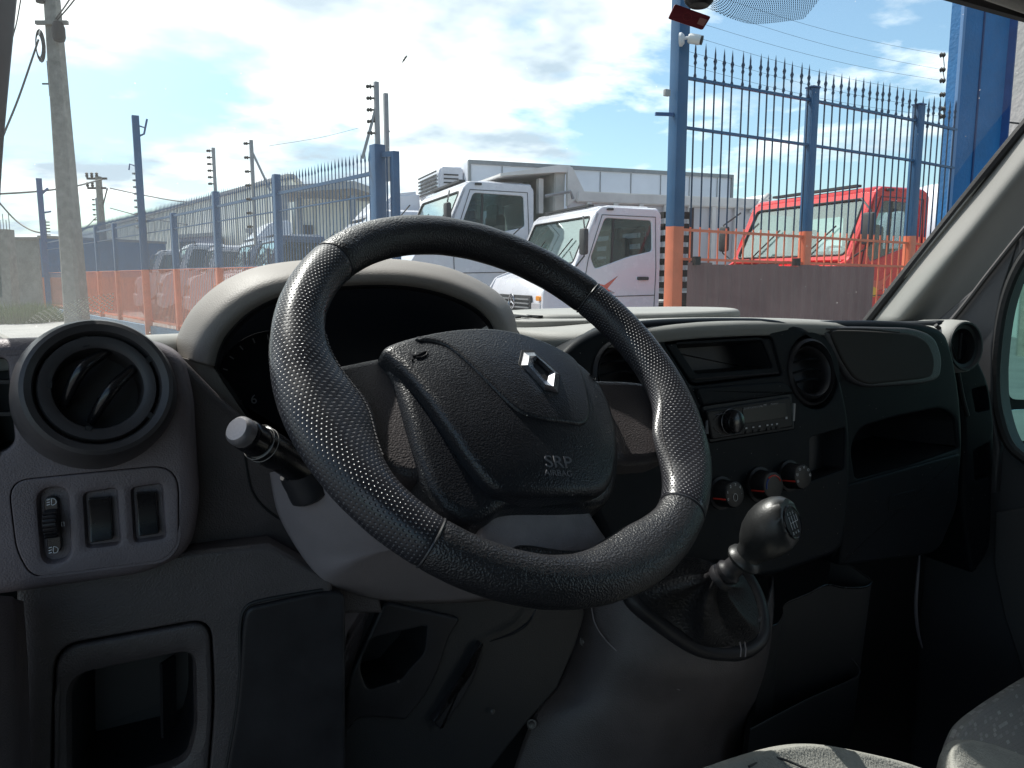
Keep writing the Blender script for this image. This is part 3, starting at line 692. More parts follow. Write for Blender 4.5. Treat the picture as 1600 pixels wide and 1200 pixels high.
for px, lab in ((82, 'insulator comb pole left of the concrete utility pole above the wall'), (117, 'insulator comb pole right of the concrete utility pole above the wall')):
    b = G(px, 38); t = thing('electric_fence_comb', lab, 'mast', b)
    bm = BM(); beam(bm, b+ZA*3, b+ZA*zat(343, 38), .07, .07); finish('rod', bm, STEEL, t)
    for k in range(5):
        bm = BM(); z = zat(347+k*5, 38); beam(bm, b+ZA*z-RT*.2, b+ZA*z+RT*.2, .05, .05); finish('insulator', bm, RUB, t)

# ------------------------------------------------------------------ trucks
def cab_glass(name, tintc, refl):
    m = bpy.data.materials.new(name); m.use_nodes = True; t = m.node_tree; t.nodes.clear(); o = N(t, 'ShaderNodeOutputMaterial')
    a = N(t, 'ShaderNodeBsdfTransparent'); a.inputs[0].default_value = (*tintc, 1); g = N(t, 'ShaderNodeBsdfGlossy'); g.inputs['Roughness'].default_value = .03; g.inputs[0].default_value = (.9, 1, .98, 1)
    fr = N(t, 'ShaderNodeLayerWeight'); fr.inputs[0].default_value = refl; x0 = None
    x = N(t, 'ShaderNodeMixShader'); t.links.new(fr.outputs['Facing'], x.inputs[0]); t.links.new(a.outputs[0], x.inputs[1]); t.links.new(g.outputs[0], x.inputs[2])
    d = N(t, 'ShaderNodeBsdfDiffuse'); d.inputs[0].default_value = (.5, .58, .56, 1)
    n = N(t, 'ShaderNodeTexNoise'); n.inputs['Scale'].default_value = 1.5; r = N(t, 'ShaderNodeMapRange'); r.inputs[3].default_value = .02; r.inputs[4].default_value = .10; t.links.new(n.outputs[0], r.inputs[0])
    y = N(t, 'ShaderNodeMixShader'); t.links.new(r.outputs[0], y.inputs[0]); t.links.new(x.outputs[0], y.inputs[1]); t.links.new(d.outputs[0], y.inputs[2])
    t.links.new(y.outputs[0], o.inputs[0]); return m
CG = cab_glass('cab_windscreen_glass', (.62, .74, .72), .2); CGS = cab_glass('cab_door_glass', (.45, .55, .56), .15)
def thru(holes): return [(h, .10, .004) for h in holes]
def frame_plate(name, outer, hole_list, plane, m, parent, th=.05, bev=.01):
    """plate with holes cut right through (px=False, coordinates in plane units)"""
    bm = BM(); o2 = [Vector(p) for p in outer]
    def ring(p2, hh): return [bm.verts.new(plane.P(q.x, q.y, hh)) for q in p2]
    A = ring(o2, -th); B = ring(o2, -bev); C = ring(inset2(o2, bev), 0)
    def st(A, B):
        for i in range(len(A)): bm.faces.new((A[i], A[(i+1) % len(A)], B[(i+1) % len(A)], B[i]))
    st(A, B); st(B, C)
    ef = [bm.edges.get((C[i-1], C[i])) for i in range(len(C))]; eb = [bm.edges.get((A[i-1], A[i])) for i in range(len(A))]
    for h in hole_list:
        h2 = [Vector(p) for p in h]; F = ring(inset2(h2, -.012), 0); M_ = ring(h2, -.012); K = ring(h2, -th); st(F, M_); st(M_, K)
        ef += [bm.edges.get((F[i-1], F[i])) for i in range(len(F))]; eb += [bm.edges.get((K[i-1], K[i])) for i in range(len(K))]
    bmesh.ops.triangle_fill(bm, edges=ef, use_beauty=True); bmesh.ops.triangle_fill(bm, edges=eb, use_beauty=True)
    return finish(name, bm, m, parent, angle=35)
def RR(pts, r=.07): return rounded([(a, b) for a, b in pts], r, 4)
def truck(label, px, h, ztop, fwd, paint, K=1.0, L=1.5, W=2.3, bonnet=.45, decal=False, star=False, deflector=False, wiper=True, group=None, fine=True, zroof=2.62):
    f = (RT*fwd[0]+HV*fwd[1]).normalized(); l = ZA.cross(f)
    zr = zroof*K
    corner = G(px, h, ztop, ztop)
    O = corner-f*(-.42*K); O.z = 0
    def T(x, y, z): return O+f*(x*K)+l*(y*K)+ZA*(z*K)
    t = thing('parked_truck', label, 'truck', O, group)
    wb = 1.74; wt = 2.5
    sideL = Plane(O, l); sideR = Plane(O+l*(-W*K), -l)
    prof = [(L, .9), (L, wt+.02), (L-.08, wt+.08), (.45, wt+.10), (.36, wt+.02), (.02, wb), (-bonnet*.75, wb-.14), (-bonnet, wb-.32), (-bonnet-.02, .95), (-bonnet+.1, .62), (-bonnet*.5, .62), (.25, 1.05), (.75, 1.05), (1.0, .75), (L-.1, .75)]
    prof = [(a*K, b*K) for a, b in prof]
    wa = [(.12+.16, wb+.14), (.50, wt-.06), (L-.16, wt-.08), (L-.14, wb+.24), (.9, wb+.16), (.35, wb-.02)]
    wa = [(a*K, b*K) for a, b in wa]
    frame_plate('door_side', rounded(prof, .05*K, 3), [RR(wa, .05*K)], sideL, paint, t, .06)
    profR = [(-a, b) for a, b in prof]; waR = [(-a, b) for a, b in wa]
    frame_plate('door_side', rounded(profR, .05*K, 3), [RR(waR, .05*K)], sideR, paint, t, .06)
    # glass in doors
    plate('door_window', RR(wa, .05*K), Plane(sideL.o-l*.02, l), CGS, t, px=False, back=.006, bev=.002)
    plate('door_window', RR(waR, .05*K), Plane(sideR.o+l*.02, -l), CGS, t, px=False, back=.006, bev=.002)
    bm = BM(); beam(bm, T(-.62, -.03, wb+.06), T(-.64, -.03, wt-.07), .035*K, .03*K); finish('quarter_bar', bm, DKP, t)
    # windscreen frame
    a = T(-.02, 0, wb); b = T(-.36, 0, wt+.02); up = (b-a); H = up.length; up.normalize(); nrm = l.cross(up)
    if nrm.dot(f) < 0: nrm = -nrm
    wp = Plane(a, nrm); sg = 1 if wp.x.dot(l) > 0 else -1
    o = [(0, 0), (0, H+.03), (-W*K*sg, H+.03), (-W*K*sg, 0)]; e = .10*K
    hw = [(-e*sg, .07*K), (-e*1.3*sg, H-.06*K), (-(W*K-e*1.3)*sg, H-.06*K), (-(W*K-e)*sg, .07*K)]
    frame_plate('windscreen_frame', rounded(o, .04*K, 3), [RR(hw, .07*K)], wp, paint, t, .05)
    plate('windscreen', RR(hw, .07*K), Plane(wp.o-nrm*.012, nrm), CG, t, px=False, back=.006, bev=.002)
    hw2 = inset2([Vector(q) for q in RR(hw, .07*K)], 0.0); bm = BM(); tube(bm, [wp.P(q.x, q.y, .0) for q in hw2], .014*K, 6, closed=True); finish('windscreen_seal', bm, RUB, t)
    # roof, rear wall, lower block
    bm = BM(); R = Matrix((f, l, ZA)).transposed(); box(bm, T(-(L+.40)/2, -W/2, wt+.045), (L-.40)*K, (W-.10)*K, .12*K, R, .045*K); box(bm, T(-(L+.6)/2, -W/2, wt+.10), (L-.7)*K, (W-.5)*K, .08*K, R, .03*K); finish('roof', bm, paint, t)
    bm = BM(); beam(bm, T(-.45, -.35, wt+.14), T(-.45, -W+.35, wt+.14), .09*K, .03*K); finish('roof_visor', bm, DKP, t)
    rp = Plane(T(-L+.06, 0, 0), -f); s2 = 1 if rp.x.dot(l) > 0 else -1
    o = [(-.03*K*s2, .9*K), (-.03*K*s2, (wt+.02)*K), (-(W-.03)*K*s2, (wt+.02)*K), (-(W-.03)*K*s2, .9*K)]
    win = [[(-x0*K*s2, (wb+.16)*K), (-x0*K*s2, (wt-.14)*K), (-x1*K*s2, (wt-.14)*K), (-x1*K*s2, (wb+.16)*K)] for x0, x1 in ((.25, 1.05), (1.25, 2.05))]
    frame_plate('rear_wall', rounded(o, .04*K, 3), [RR(q, .06*K) for q in win], rp, paint, t, .05)
    bm = BM(); prf = [(-.07, wb-.02), (bonnet*.75, wb-.16), (bonnet-.03, wb-.33), (bonnet-.01, .95), (bonnet-.1, .62), (-.1, .62)]
    A = [bm.verts.new(T(x, -.06, z)) for x, z in prf]; B = [bm.verts.new(T(x, -W+.06, z)) for x, z in prf]
    for i in range(len(prf)): bm.faces.new((A[i-1], A[i], B[i], B[i-1]))
    bm.faces.new(A); bm.faces.new(B); finish('bonnet', bm, paint, t)
    gp_ = Plane(T(bonnet, 0, 0), f); sg = 1 if gp_.x.dot(l) > 0 else -1
    def fr(name, pts, m, back=.03, h_=.012, bev=.006, rr=.03): return plate(name, RR([(-a*K*sg, b*K) for a, b in pts], rr*K), Plane(gp_.o, f), m, t, h=h_, px=False, back=back, bev=bev)
    fr('grille', [(.45, 1.05), (.45, wb-.40), (W-.45, wb-.40), (W-.45, 1.05)], DKP)
    for k in range(4): bm = BM(); z = 1.10+k*.06; beam(bm, T(bonnet+.02, -.5, z), T(bonnet+.02, -W+.5, z), .02*K, .02*K); finish('grille_bar', bm, STEEL, t)
    fr('bumper', [(-.02, .55), (-.02, .98), (W+.02, .98), (W+.02, .55)], paint, back=.2, h_=.08, bev=.03, rr=.06)
    for a0 in (.08, W-.40): fr('headlight', [(a0, 1.04), (a0, 1.24), (a0+.32, 1.24), (a0+.32, 1.04)], mat('headlight_glass', (.5, .52, .55), .12, coat=1), h_=.02); 
    for a0 in (.10, W-.24): fr('indicator_lamp', [(a0, 1.27), (a0, 1.34), (a0+.14, 1.34), (a0+.14, 1.27)], AMB, h_=.02)
    if star:
        bm = BM(); c = T(bonnet+.035, -W/2, 1.24); pts = [c+l*(cos(q)*.11)+ZA*(sin(q)*.11) for q in [2*pi*i/24 for i in range(24)]]
        tube(bm, pts, .010, 6, closed=True)
        for k in range(3): q = pi/2+2*pi*k/3; tube(bm, [c, c+l*(cos(q)*.11)+ZA*(sin(q)*.11)], [.016, .004], 5)
        finish('grille_star', bm, CHROME, t)
    # door details
    def sd(name, pts, m, h_=.008, rr=.02, back=.012): return plate(name, RR([(a*K, b*K) for a, b in pts], rr*K), sideL, m, t, h=h_, px=False, back=back, bev=.003)
    sd('door_handle', [(L-.38, wb-.18), (L-.38, wb-.13), (L-.2, wb-.13), (L-.2, wb-.18)], DKP, .03, .02, .03)
    bm = BM(); tube(bm, [T(-x, .004, z) for x, z in ((.22, .9), (.20, wb-.1), (.24, wb+.12), (.45, wt-.02), (L-.1, wt-.03), (L-.07, wb), (L-.09, 1.05))], .006*K, 5); finish('door_seam', bm, DKP, t)
    bm = BM(); tube(bm, [T(-.22, .004, wb-.42), T(-L+.09, .004, wb-.40)], .006*K, 5); finish('door_crease', bm, DKP, t)
    sd('roof_lamp', [(.52, wt+.045), (.52, wt+.075), (.62, wt+.075), (.62, wt+.045)], DKP, .03, .01, .03)
    if decal:
        sd('flame_decal', [(.30, wb-.34), (.38, wb-.27), (.36, wb-.22), (.50, wb-.25), (.72, wb-.12), (.55, wb-.30), (.62, wb-.34), (.46, wb-.35), (.40, wb-.42), (.40, wb-.35)], PINK, .004, .01, .005)
        sd('flame_decal', [(.34, wb-.38), (.42, wb-.31), (.50, wb-.34), (.44, wb-.44)], YEL, .006, .01, .005)
        sd('flame_decal', [(.56, wb-.36), (.60, wb-.32), (.68, wb-.36), (.60, wb-.38)], mat('grey_decal', (.35, .33, .35), .5), .004, .01, .005)
    # mirrors
    for s, yy in ((1, .25), (-1, -W-.25)):
        bm = BM(); box(bm, T(-.05, yy-.02*s, wb+.35), .08*K, .17*K, .36*K, R, .03*K); finish('mirror', bm, DKP, t)
        bm = BM(); tube(bm, [T(-.15, yy-.25*s, wt-.05), T(-.05, yy, wb+.55), T(-.05, yy, wb+.15), T(-.05, yy-.25*s, wb+.02)], .012*K, 5); finish('mirror_arm', bm, DKP, t)
    # inside: seats, steering wheel, dash
    for yy in (-.6, -1.7):
        bm = BM(); box(bm, T(-L+.38, yy, wb+.05), .18*K, .5*K, .8*K, R, .06*K); box(bm, T(-L+.42, yy, wb+.50), .12*K, .28*K, .2*K, R, .04*K); finish('seat', bm, RUB, t)
    bm = BM(); box(bm, T(-.30, -W/2, wb-.04), .4*K, (W-.2)*K, .2*K, R, .05*K); finish('dashboard', bm, DKP, t)
    bm = BM(); c = T(-.55, -.6, wb+.08); ax = (f*-.5+ZA).normalized(); x = l; y = ax.cross(x); tube(bm, [c+x*cos(q)*.23*K+y*sin(q)*.23*K for q in [2*pi*i/20 for i in range(20)]], .016*K, 6, closed=True); finish('steering_wheel', bm, RUB, t)
    if wiper:
        for y0 in (-.5, -1.5):
            bm = BM(); tube(bm, [wp.P(-(abs(y0)+.3)*K*(1 if wp.x.dot(l) > 0 else -1), .02, .02), wp.P(-(abs(y0)-.1)*K*(1 if wp.x.dot(l) > 0 else -1), .45*K, .02)], .010*K, 5); finish('wiper', bm, RUB, t)
    # chassis, wheels
    bm = BM(); beam(bm, T(bonnet-.3, -W/2, .72), T(-6.5, -W/2, .72), .8*K, .24*K); finish('chassis', bm, DKP, t)
    for x in (-.15, -4.2):
        for yy in (-.15, -W+.15):
            s = l if yy > -1 else -l
            bm = BM(); lathe(bm, T(x, yy, .5), s, [(0, -.13), (.44*K, -.13), (.5*K, -.08), (.5*K, .08), (.44*K, .13), (.3*K, .10), (.28*K, .03), (0, .03)], 24); wo = finish('wheel', bm, TYRE, t)
            bm = BM(); lathe(bm, T(x, yy, .5)+s*.035, s, [(.27*K, 0), (.2*K, -.005), (.14*K, .05), (0, .06)], 16); finish('hub', bm, STEEL, wo)
    if deflector:
        bm = BM(); prf = [(-.42, wt+.12), (-.9, wt+.62), (-L+.05, wt+.70), (-L+.02, wt+.14)]
        A = [bm.verts.new(T(x, -.2, z)) for x, z in prf]; B = [bm.verts.new(T(x, -W+.2, z)) for x, z in prf]
        for i in range(4): bm.faces.new((A[i-1], A[i], B[i], B[i-1]))
        bm.faces.new(A); bm.faces.new(B); es = list(bm.edges); bmesh.ops.bevel(bm, geom=es, offset=.08, segments=3, affect='EDGES'); finish('roof_deflector', bm, paint, t)
    return t, T, f, l, R
HD = (-.93, -.36)
# white truck with stake bed, nearest
t2, T2, f2, l2, R2 = truck('nearest white truck with star grille, flame decal on its door and dark slatted bed', 938, 11.1, 2.52, HD, WHP, decal=True, star=True, L=1.42)
for i in range(9):
    bm = BM(); z = 1.15+i*.17; beam(bm, T2(-1.52, .0, z), T2(-1.92, .0, z), .03, .10); finish('rack_slat', bm, RUB, t2)
    bm = BM(); beam(bm, T2(-1.50, -.03, z), T2(-1.50, -2.3, z), .03, .09); finish('rack_slat', bm, RUB, t2)
for x in (-1.52, -1.70, -1.92):
    bm = BM(); beam(bm, T2(x, .03, .9), T2(x, .03, 2.62), .05, .05); finish('rack_post', bm, DKP, t2)
for y in (-.7, -1.5, -2.3): bm = BM(); beam(bm, T2(-1.53, y, .9), T2(-1.53, y, 2.62), .05, .05); finish('rack_post', bm, DKP, t2)
bm = BM(); box(bm, T2(-1.72, -1.15, 1.0), .5, 2.3, .2, R2); finish('bed', bm, DKP, t2)
# white tipper behind it
t1, T1, f1, l1, R1 = truck('taller white tipper truck standing behind the nearest white truck', 731, 14.0, zat(289, 14.0), HD, WHP, K=1.27, L=1.42, zroof=2.62)
def side_slab(name, T, pts, y0, y1, m, par, bev=.02):
    bm = BM(); A = [bm.verts.new(T(x, y0, z)) for x, z in pts]; B = [bm.verts.new(T(x, y1, z)) for x, z in pts]
    for i in range(len(pts)): bm.faces.new((A[i-1], A[i], B[i], B[i-1]))
    bm.faces.new(A); bm.faces.new(B)
    if bev: bmesh.ops.bevel(bm, geom=list(bm.edges), offset=bev, segments=2, affect='EDGES')
    return finish(name, bm, m, par)
side_slab('tipper_headboard', T1, [(-1.72, 1.1), (-1.78, 2.85), (-1.95, 2.86), (-1.90, 1.1)], -.05, -2.3, TIPD, t1)
side_slab('cab_guard', T1, [(-.9, 2.72), (-1.80, 2.88), (-2.0, 2.88), (-2.0, 2.78), (-1.8, 2.78), (-.9, 2.68)], .02, -2.35, TIPG, t1, .01)
side_slab('guard_gusset', T1, [(-1.95, 2.86), (-2.02, 2.86), (-2.28, 2.42), (-2.1, 2.42), (-1.95, 2.3)], .03, -.05, TIPG, t1, .005)
side_slab('top_rail', T1, [(-2.08, 2.36), (-2.10, 2.52), (-5.6, 2.52), (-5.6, 2.36)], .06, -.04, TIPG, t1)
side_slab('tipper_side', T1, [(-1.95, 1.2), (-1.98, 2.75), (-2.2, 2.44), (-5.55, 2.44), (-5.5, 1.2)], .0, -.06, mat('tipper_side_white', (.55, .54, .56), .5, var=.1, vscale=1.2), t1)
side_slab('tipper_side', T1, [(-1.95, 1.2), (-1.98, 2.44), (-5.5, 2.44), (-5.5, 1.2)], -2.25, -2.3, TIPG, t1)
for i in range(8): bm = BM(); x = -2.3-i*.44; beam(bm, T1(x, .03, 1.2), T1(x, .03, 2.37), .09, .07, upv=l1); finish('side_rib', bm, TIPG, t1)
side_slab('tailgate', T1, [(-5.5, 1.15), (-5.5, 2.55), (-5.62, 2.62), (-5.62, 1.15)], .06, -2.3, TIPG, t1)
bm = BM(); tube(bm, [T1(-5.2, .05, 2.3), T1(-5.5, .10, 2.6)], .04, 6); finish('hinge', bm, TIPG, t1)
for x in (-1.6,): bm = BM(); beam(bm, T1(x, -.2, 2.2), T1(x, -.2, 2.7), .1, .1); finish('guard_post', bm, TIPG, t1)
bm = BM(); tube(bm, [T1(-1.55, .1, 2.42), T1(-1.95, .12, 2.5), T1(-2.0, .1, 2.4)], .03, 6); finish('exhaust_tip', bm, STEEL, t1)
# refrigerated box truck furthest back
base = G(735, 18.0); t3 = thing('refrigerated_truck', 'long pale refrigerated box truck with front cooling unit behind the tipper', 'truck', base)
f3 = (RT*-.93+HV*-.36).normalized(); l3 = ZA.cross(f3); R3 = Matrix((f3, l3, ZA)).transposed()
def T3(x, y, z): return base+f3*x+l3*y+ZA*z
zt = zat(250, 18)
side_slab('box_body', T3, [(0, 1.2), (0, zt), (-7.2, zt), (-7.2, 1.2)], 0, -2.5, BOXW, t3, .02)
for z in (zt-.04, 1.3):
    bm = BM(); beam(bm, T3(.02, .02, z), T3(-7.22, .02, z), .05, .09); finish('corner_rail', bm, STEEL, t3)
for x in (0, -7.2): bm = BM(); beam(bm, T3(x, .02, 1.2), T3(x, .02, zt), .06, .06); finish('corner_rail', bm, STEEL, t3)
for i in range(8): bm = BM(); x = -.8-i*.85; beam(bm, T3(x, .012, zt-.10), T3(x, .012, 1.4), .012, .02); finish('panel_joint', bm, STEEL, t3)
side_slab('cooling_unit', T3, [(.02, zt-.75), (.02, zt-.12), (.55, zt-.12), (.62, zt-.25), (.62, zt-.75)], -.35, -2.2, WHP, t3, .04)
for i in range(6): bm = BM(); z = zt-.22-i*.085; beam(bm, T3(.65, -.45, z), T3(.65, -2.1, z), .02, .035); finish('vent_slat', bm, DKP, t3)
for i in range(4): bm = BM(); z = zt-.3-i*.09; beam(bm, T3(.15, -.34, z), T3(.5, -.34, z), .02, .03); finish('vent_slat', bm, DKP, t3)
bm = BM(); box(bm, T3(1.4, -1.25, 2.3), 1.6, 2.4, 1.6, R3, .15); finish('cab', bm, WHP, t3)
for x in (1.5, -5): bm = BM(); lathe(bm, T3(x, -.15, .5), l3, [(0, -.15), (.5, -.15), (.5, .15), (0, .15)], 20); finish('wheel', bm, TYRE, t3)
# red truck
tr, Tr, fr_, lr_, Rr_ = truck('red truck with wide windscreen parked behind the iron fence on the right', 1374, 9.6, zat(303, 9.6), (-.93, -.36), REDP, K=1.04, L=1.22, bonnet=.55, decal=True, W=2.2)
# trucks along the left fence
truck('white truck with roof deflector directly behind the gate post', 585, 17.5, zat(325, 17.5), (-.90, -.43), WHP, K=1.12, deflector=True, L=1.5)
truck('white cab truck parked third from the gate behind the left fence', 400, 22, zat(372, 22), (-.88, -.47), WHP, K=1.02, deflector=True)
truck('white truck with clear windscreen fourth from the gate behind the left fence', 340, 25, zat(388, 25), (-.88, -.47), WHP, K=1.0)
truck('white truck with broad roof fifth from the gate behind the left fence', 297, 26.5, zat(380, 26.5), (-.88, -.47), WHP, K=1.05)
truck('small white truck furthest left behind the long fence', 252, 29, zat(400, 29), (-.88, -.47), WHP, K=1.0)
truck('dark blue truck between the gate post and the white cabs', 440, 19.5, zat(368, 19.5), (-.88, -.47), mat('navy_truck_paint', (.05, .08, .14), .35, coat=.4), K=1.02)
# white dome tank & post at the right, behind the red truck
t = thing('tanker', 'white rounded tanker end seen between the red truck and blue pier', 'tank', G(1462, 14))
bm = BM(); lathe(bm, G(1455, 13.4, 2.1, 2.1), (RT*.95+HV*.3), [(0, -.7), (.5, -.66), (.85, -.5), (1.05, -.15), (1.1, .2), (1.1, 3), (0, 3.1)], 28); finish('tank_shell', bm, BOXW, t)
bm = BM(); p = G(1466, 9.5, zat(320, 9.5), zat(320, 9.5)); beam(bm, p, p+RT*.2, .03, .03); beam(bm, p+RT*.1, p+RT*.1-ZA*.12, .02, .02); finish('bracket', bm, WIRE, t)
# bird
bp_ = G(632, 40, zat(93, 40), zat(93, 40)); t = thing('bird', 'small dark bird flying in the pale sky above the gate mast', 'bird', bp_); t.scale = (.75, .75, .75)
bm = BM(); tube(bm, [bp_+RT*-.16-ZA*.2, bp_+RT*-.02+ZA*.0, bp_+RT*.06+ZA*.1], [.02, .07, .03], 6); finish('body', bm, RUB, t)
for s in (0, 1):
    bm = BM(); a, b, c, d = bp_+RT*-.05+ZA*-.02, bp_+RT*(.0)+ZA*.16+HV*(.12*s), bp_+RT*.20+ZA*.30+HV*(.2*s), bp_+RT*.08+ZA*.05
    bm.faces.new([bm.verts.new(v) for v in (a, b, c, d)]); o = finish('wing', bm, RUB, t); md = o.modifiers.new('Solidify', 'SOLIDIFY'); md.thickness = .015
# ================================================================== INSIDE THE CAB
def X2(pl, a, h=0): return pl.hit(a, h)
LP = Plane((0, .70, 1.4), (-.16, -1, .06)); KP = Plane((0, .735, 1.4), (0, -1, .04)); CP = Plane((.8, .775, 1.45), (0, -1, .16)); RP = Plane((1.2, .80, 1.45), (0, -1, .10))
DASH = thing('dashboard', 'dark grey van dashboard with pale top running across the whole cab', 'dashboard', (.7, .9, 1.2))
# ---- top sheet
Xs = [-.14, -.02, .06, .15, .3, .45, .50, .56, .75, .95, 1.15, 1.35, 1.60]
fr_ = [(.755, 1.545), (.755, 1.545), (.765, 1.543), (.97, 1.53), (.99, 1.53), (.975, 1.53), (.965, 1.53), (.82, 1.528), (.795, 1.538), (.805, 1.534), (.83, 1.522), (.87, 1.508), (.93, 1.49)]
def yb(x): return 1.12+.20*(1-((x-.74)/.9)**2)
rows = [[Vector((x, y-.012, z-.02)) for x, (y, z) in zip(Xs, fr_)], [Vector((x, y+.012, z+.001)) for x, (y, z) in zip(Xs, fr_)], [Vector((x, (y+yb(x))/2, z*.5+1.505*.5+.004)) for x, (y, z) in zip(Xs, fr_)], [Vector((x, yb(x), 1.493)) for x in Xs]]
surf('top_panel', rows, LTOP, DASH, 5, 5, .004)
# raised centre pad on the top
pad = [(.60, .98), (.66, .93), (.80, .91), (.95, .93), (1.02, .97), (1.04, 1.05), (.95, 1.12), (.75, 1.15), (.62, 1.10)]
TPp = Plane((0, 0, 1.532), (0, 0, 1))
plate('centre_pad', cat([(x*1.0, y) for x, y in pad], 5), TPp, LTOP, DASH, h=.014, back=.03, bev=.008, px=False)
g_ = thing('speaker_grille', 'slotted demister grille on the pale dash top behind the steering wheel rim', 'grille', (.63, .98, 1.53))
bm = BM(); pts = [PY(x, y, .98) for x, y in ((800, 506), (830, 503), (862, 505), (880, 512), (872, 520), (840, 523), (800, 522))]
bm.free()
plate('frame', cat([(.64, .90), (.71, .92), (.74, .98), (.72, 1.06), (.64, 1.10), (.56, 1.08), (.54, 1.0), (.57, .92)], 5), TPp, LTOP, g_, h=.008, back=.02, bev=.004, px=False)
for i in range(9):
    bm = BM(); x = .565+i*.019; beam(bm, (x, .96, 1.543), (x+.004, 1.04, 1.543), .008, .003); finish('slot', bm, BLK, g_)
# windscreen demister slot
bm = BM(); beam(bm, (.1, 1.17, 1.502), (1.35, 1.17, 1.502), .02, .008); finish('demister_slot', bm, BLK, DASH)

# ---- left block
def seam(name, pts, pl, par, h=.0005, r=.0009, m=BLK, closed=False):
    P = cat(pts, 6, closed); bm = BM(); tube(bm, [pl.hit(p, h) for p in P], r, 6, closed=closed); return finish(name, bm, m, par)
ub = rounded([(-90, 534), (40, 527), (238, 533), (282, 556), (300, 620), (304, 700), (311, 800), (296, 868), (230, 900), (40, 928), (-90, 946)], [5, 60, 40, 40, 60, 60, 50, 40, 60, 20, 5], 6)
sv = rounded([(-90, 556), (10, 560), (22, 690), (8, 704), (-90, 716)], [3, 12, 14, 8, 3])
vh = ell(155, 612, 84, 78, 40)
spo = rounded([(13, 752), (150, 738), (278, 726), (279, 850), (258, 876), (50, 903), (26, 860)], [34, 5, 44, 34, 30, 44, 20], 6)
spo2 = [((Vector(p)-Vector((150, 815)))*1.010+Vector((150, 815))) for p in spo]
plate('left_panel', ub, LP, PL, DASH, h=0, back=.05, bev=.013, holes=[(sv, .035, .004), (vh, .045, .002), (spo2, .02, .001)], segs=4, dark=BLK)
for k, y in enumerate((598, 648)):
    bm = BM(); beam(bm, LP.hit((-80, y), -.01), LP.hit((20, y-2), -.012), .006, .003); finish('side_vent_slat', bm, PLS, DASH)
LP2 = Plane(LP.o+Vector((0, .022, 0)), LP.n)
pk = rounded([(84, 1010), (330, 966), (337, 1100), (322, 1270), (76, 1270)], [42, 34, 60, 5, 5], 6)
plate('lower_left_panel', [Vector(q) for q in [(24, 900), (300, 862), (420, 850), (520, 905), (524, 1280), (24, 1280)]], LP2, GRAIN, DASH, h=0, back=.03, bev=.006, holes=[(pk, .13, .0025)])
# pocket insert with deep opening
pin = rounded([(87, 1013), (327, 970), (334, 1100), (319, 1270), (80, 1270)], [40, 32, 60, 5, 5], 6)
pho = rounded([(108, 1062), (300, 1022), (303, 1140), (290, 1186), (262, 1200), (110, 1240)], [36, 22, 60, 20, 20, 20], 6)
POCK = plate('storage_pocket', pin, LP2, GRAIN, DASH, h=-.001, back=.02, bev=.004, holes=[(pho, .09, .011)], dark=RECD)
bm = BM(); beam(bm, LP2.hit((262, 1030), -.06), LP2.hit((264, 1150), -.06), .003, .02); finish('divider', bm, PLS, POCK)
cov = rounded([(378, 985), (384, 950), (500, 925), (540, 925), (540, 1280), (340, 1280), (372, 1100)], [20, 25, 20, 20, 20, 20, 60], 5)
plate('fuse_cover', cov, LP2, PLS, DASH, h=.0035, back=.01, bev=.003)
seam('cover_seam', [(336, 1290), (366, 1130), (375, 1050), (375, 985), (382, 952), (410, 938), (504, 922)], LP2, DASH, .001, .0016)
# left door-side edge strip of the dash
surf('edge_strip', [[(-60, 925, .60), (6, 932, .64), (16, 936, .69), (30, 940, .715)], [(-60, 1060, .60), (10, 1060, .64), (22, 1060, .69), (38, 1060, .715)], [(-60, 1290, .60), (12, 1290, .64), (26, 1290, .69), (42, 1290, .715)]], PL, DASH, 6, 6, .006)
# knee panel between block and column
kn = [(230, 545), (283, 556), (306, 580), (345, 620), (386, 655), (470, 700), (560, 760), (600, 960), (230, 960)]
plate('knee_panel', [Vector(q) for q in kn], KP, GRAIN, DASH, h=0, back=.03, bev=.008)
seam('knee_seam', [(378, 655), (384, 720), (398, 775), (440, 812), (480, 815)], KP, DASH, .0005, .0012)

# ---- big round vent at the left
def round_vent(label_, c, ax, r, m1=PLS, vanes=(), xd=None, pod=None):
    v = thing('air_vent', label_, 'air vent', c)
    bm = BM(); lathe(bm, c, ax, [(r*1.12, -r*.75), (r*1.10, -r*.25), (r*1.03, .04*r), (r*.99, .14*r), (r*.93, .17*r), (r*.84, .12*r), (r*.81, .02*r), (r*.80, -.10*r)], 64); finish('outer_ring', bm, pod or m1, v)
    bm = BM(); lathe(bm, c, ax, [(r*.785, -.10*r), (r*.785, .02*r), (r*.76, .09*r), (r*.66, .09*r), (r*.60, .05*r), (r*.585, -.02*r), (r*.585, -.6*r), (0, -.6*r)], 64); finish('inner_ring', bm, m1, v)
    return v
c0 = PY(154, 607, .678); ax0 = Vector((.05, -1, .30)).normalized()
AV = round_vent('large round air vent with two curved louvres at the left end of the dash', c0, ax0, .0535, m1=VNT)
VP_ = Plane(c0, ax0)
for (a, b, cc) in (((99, 634), (127, 578), (170, 548)), ((142, 660), (172, 612), (213, 572))):
    P = cat([VP_.hit(a, -.010), VP_.hit(b, .005), VP_.hit(cc, -.004)], 8, False); bm = BM(); tube(bm, P, [.0034+.0014*sin(pi*k/(len(P)-1)) for k in range(len(P))], 10); 
    o = finish('louvre', bm, GLOSS, AV)
    bm = BM(); prev = None
    for p in P:
        u, v = bm.verts.new(p), bm.verts.new(p-ax0*.022)
        if prev: bm.faces.new((prev[0], u, v, prev[1]))
        prev = (u, v)
    w_ = finish('louvre_blade', bm, BLK, AV)
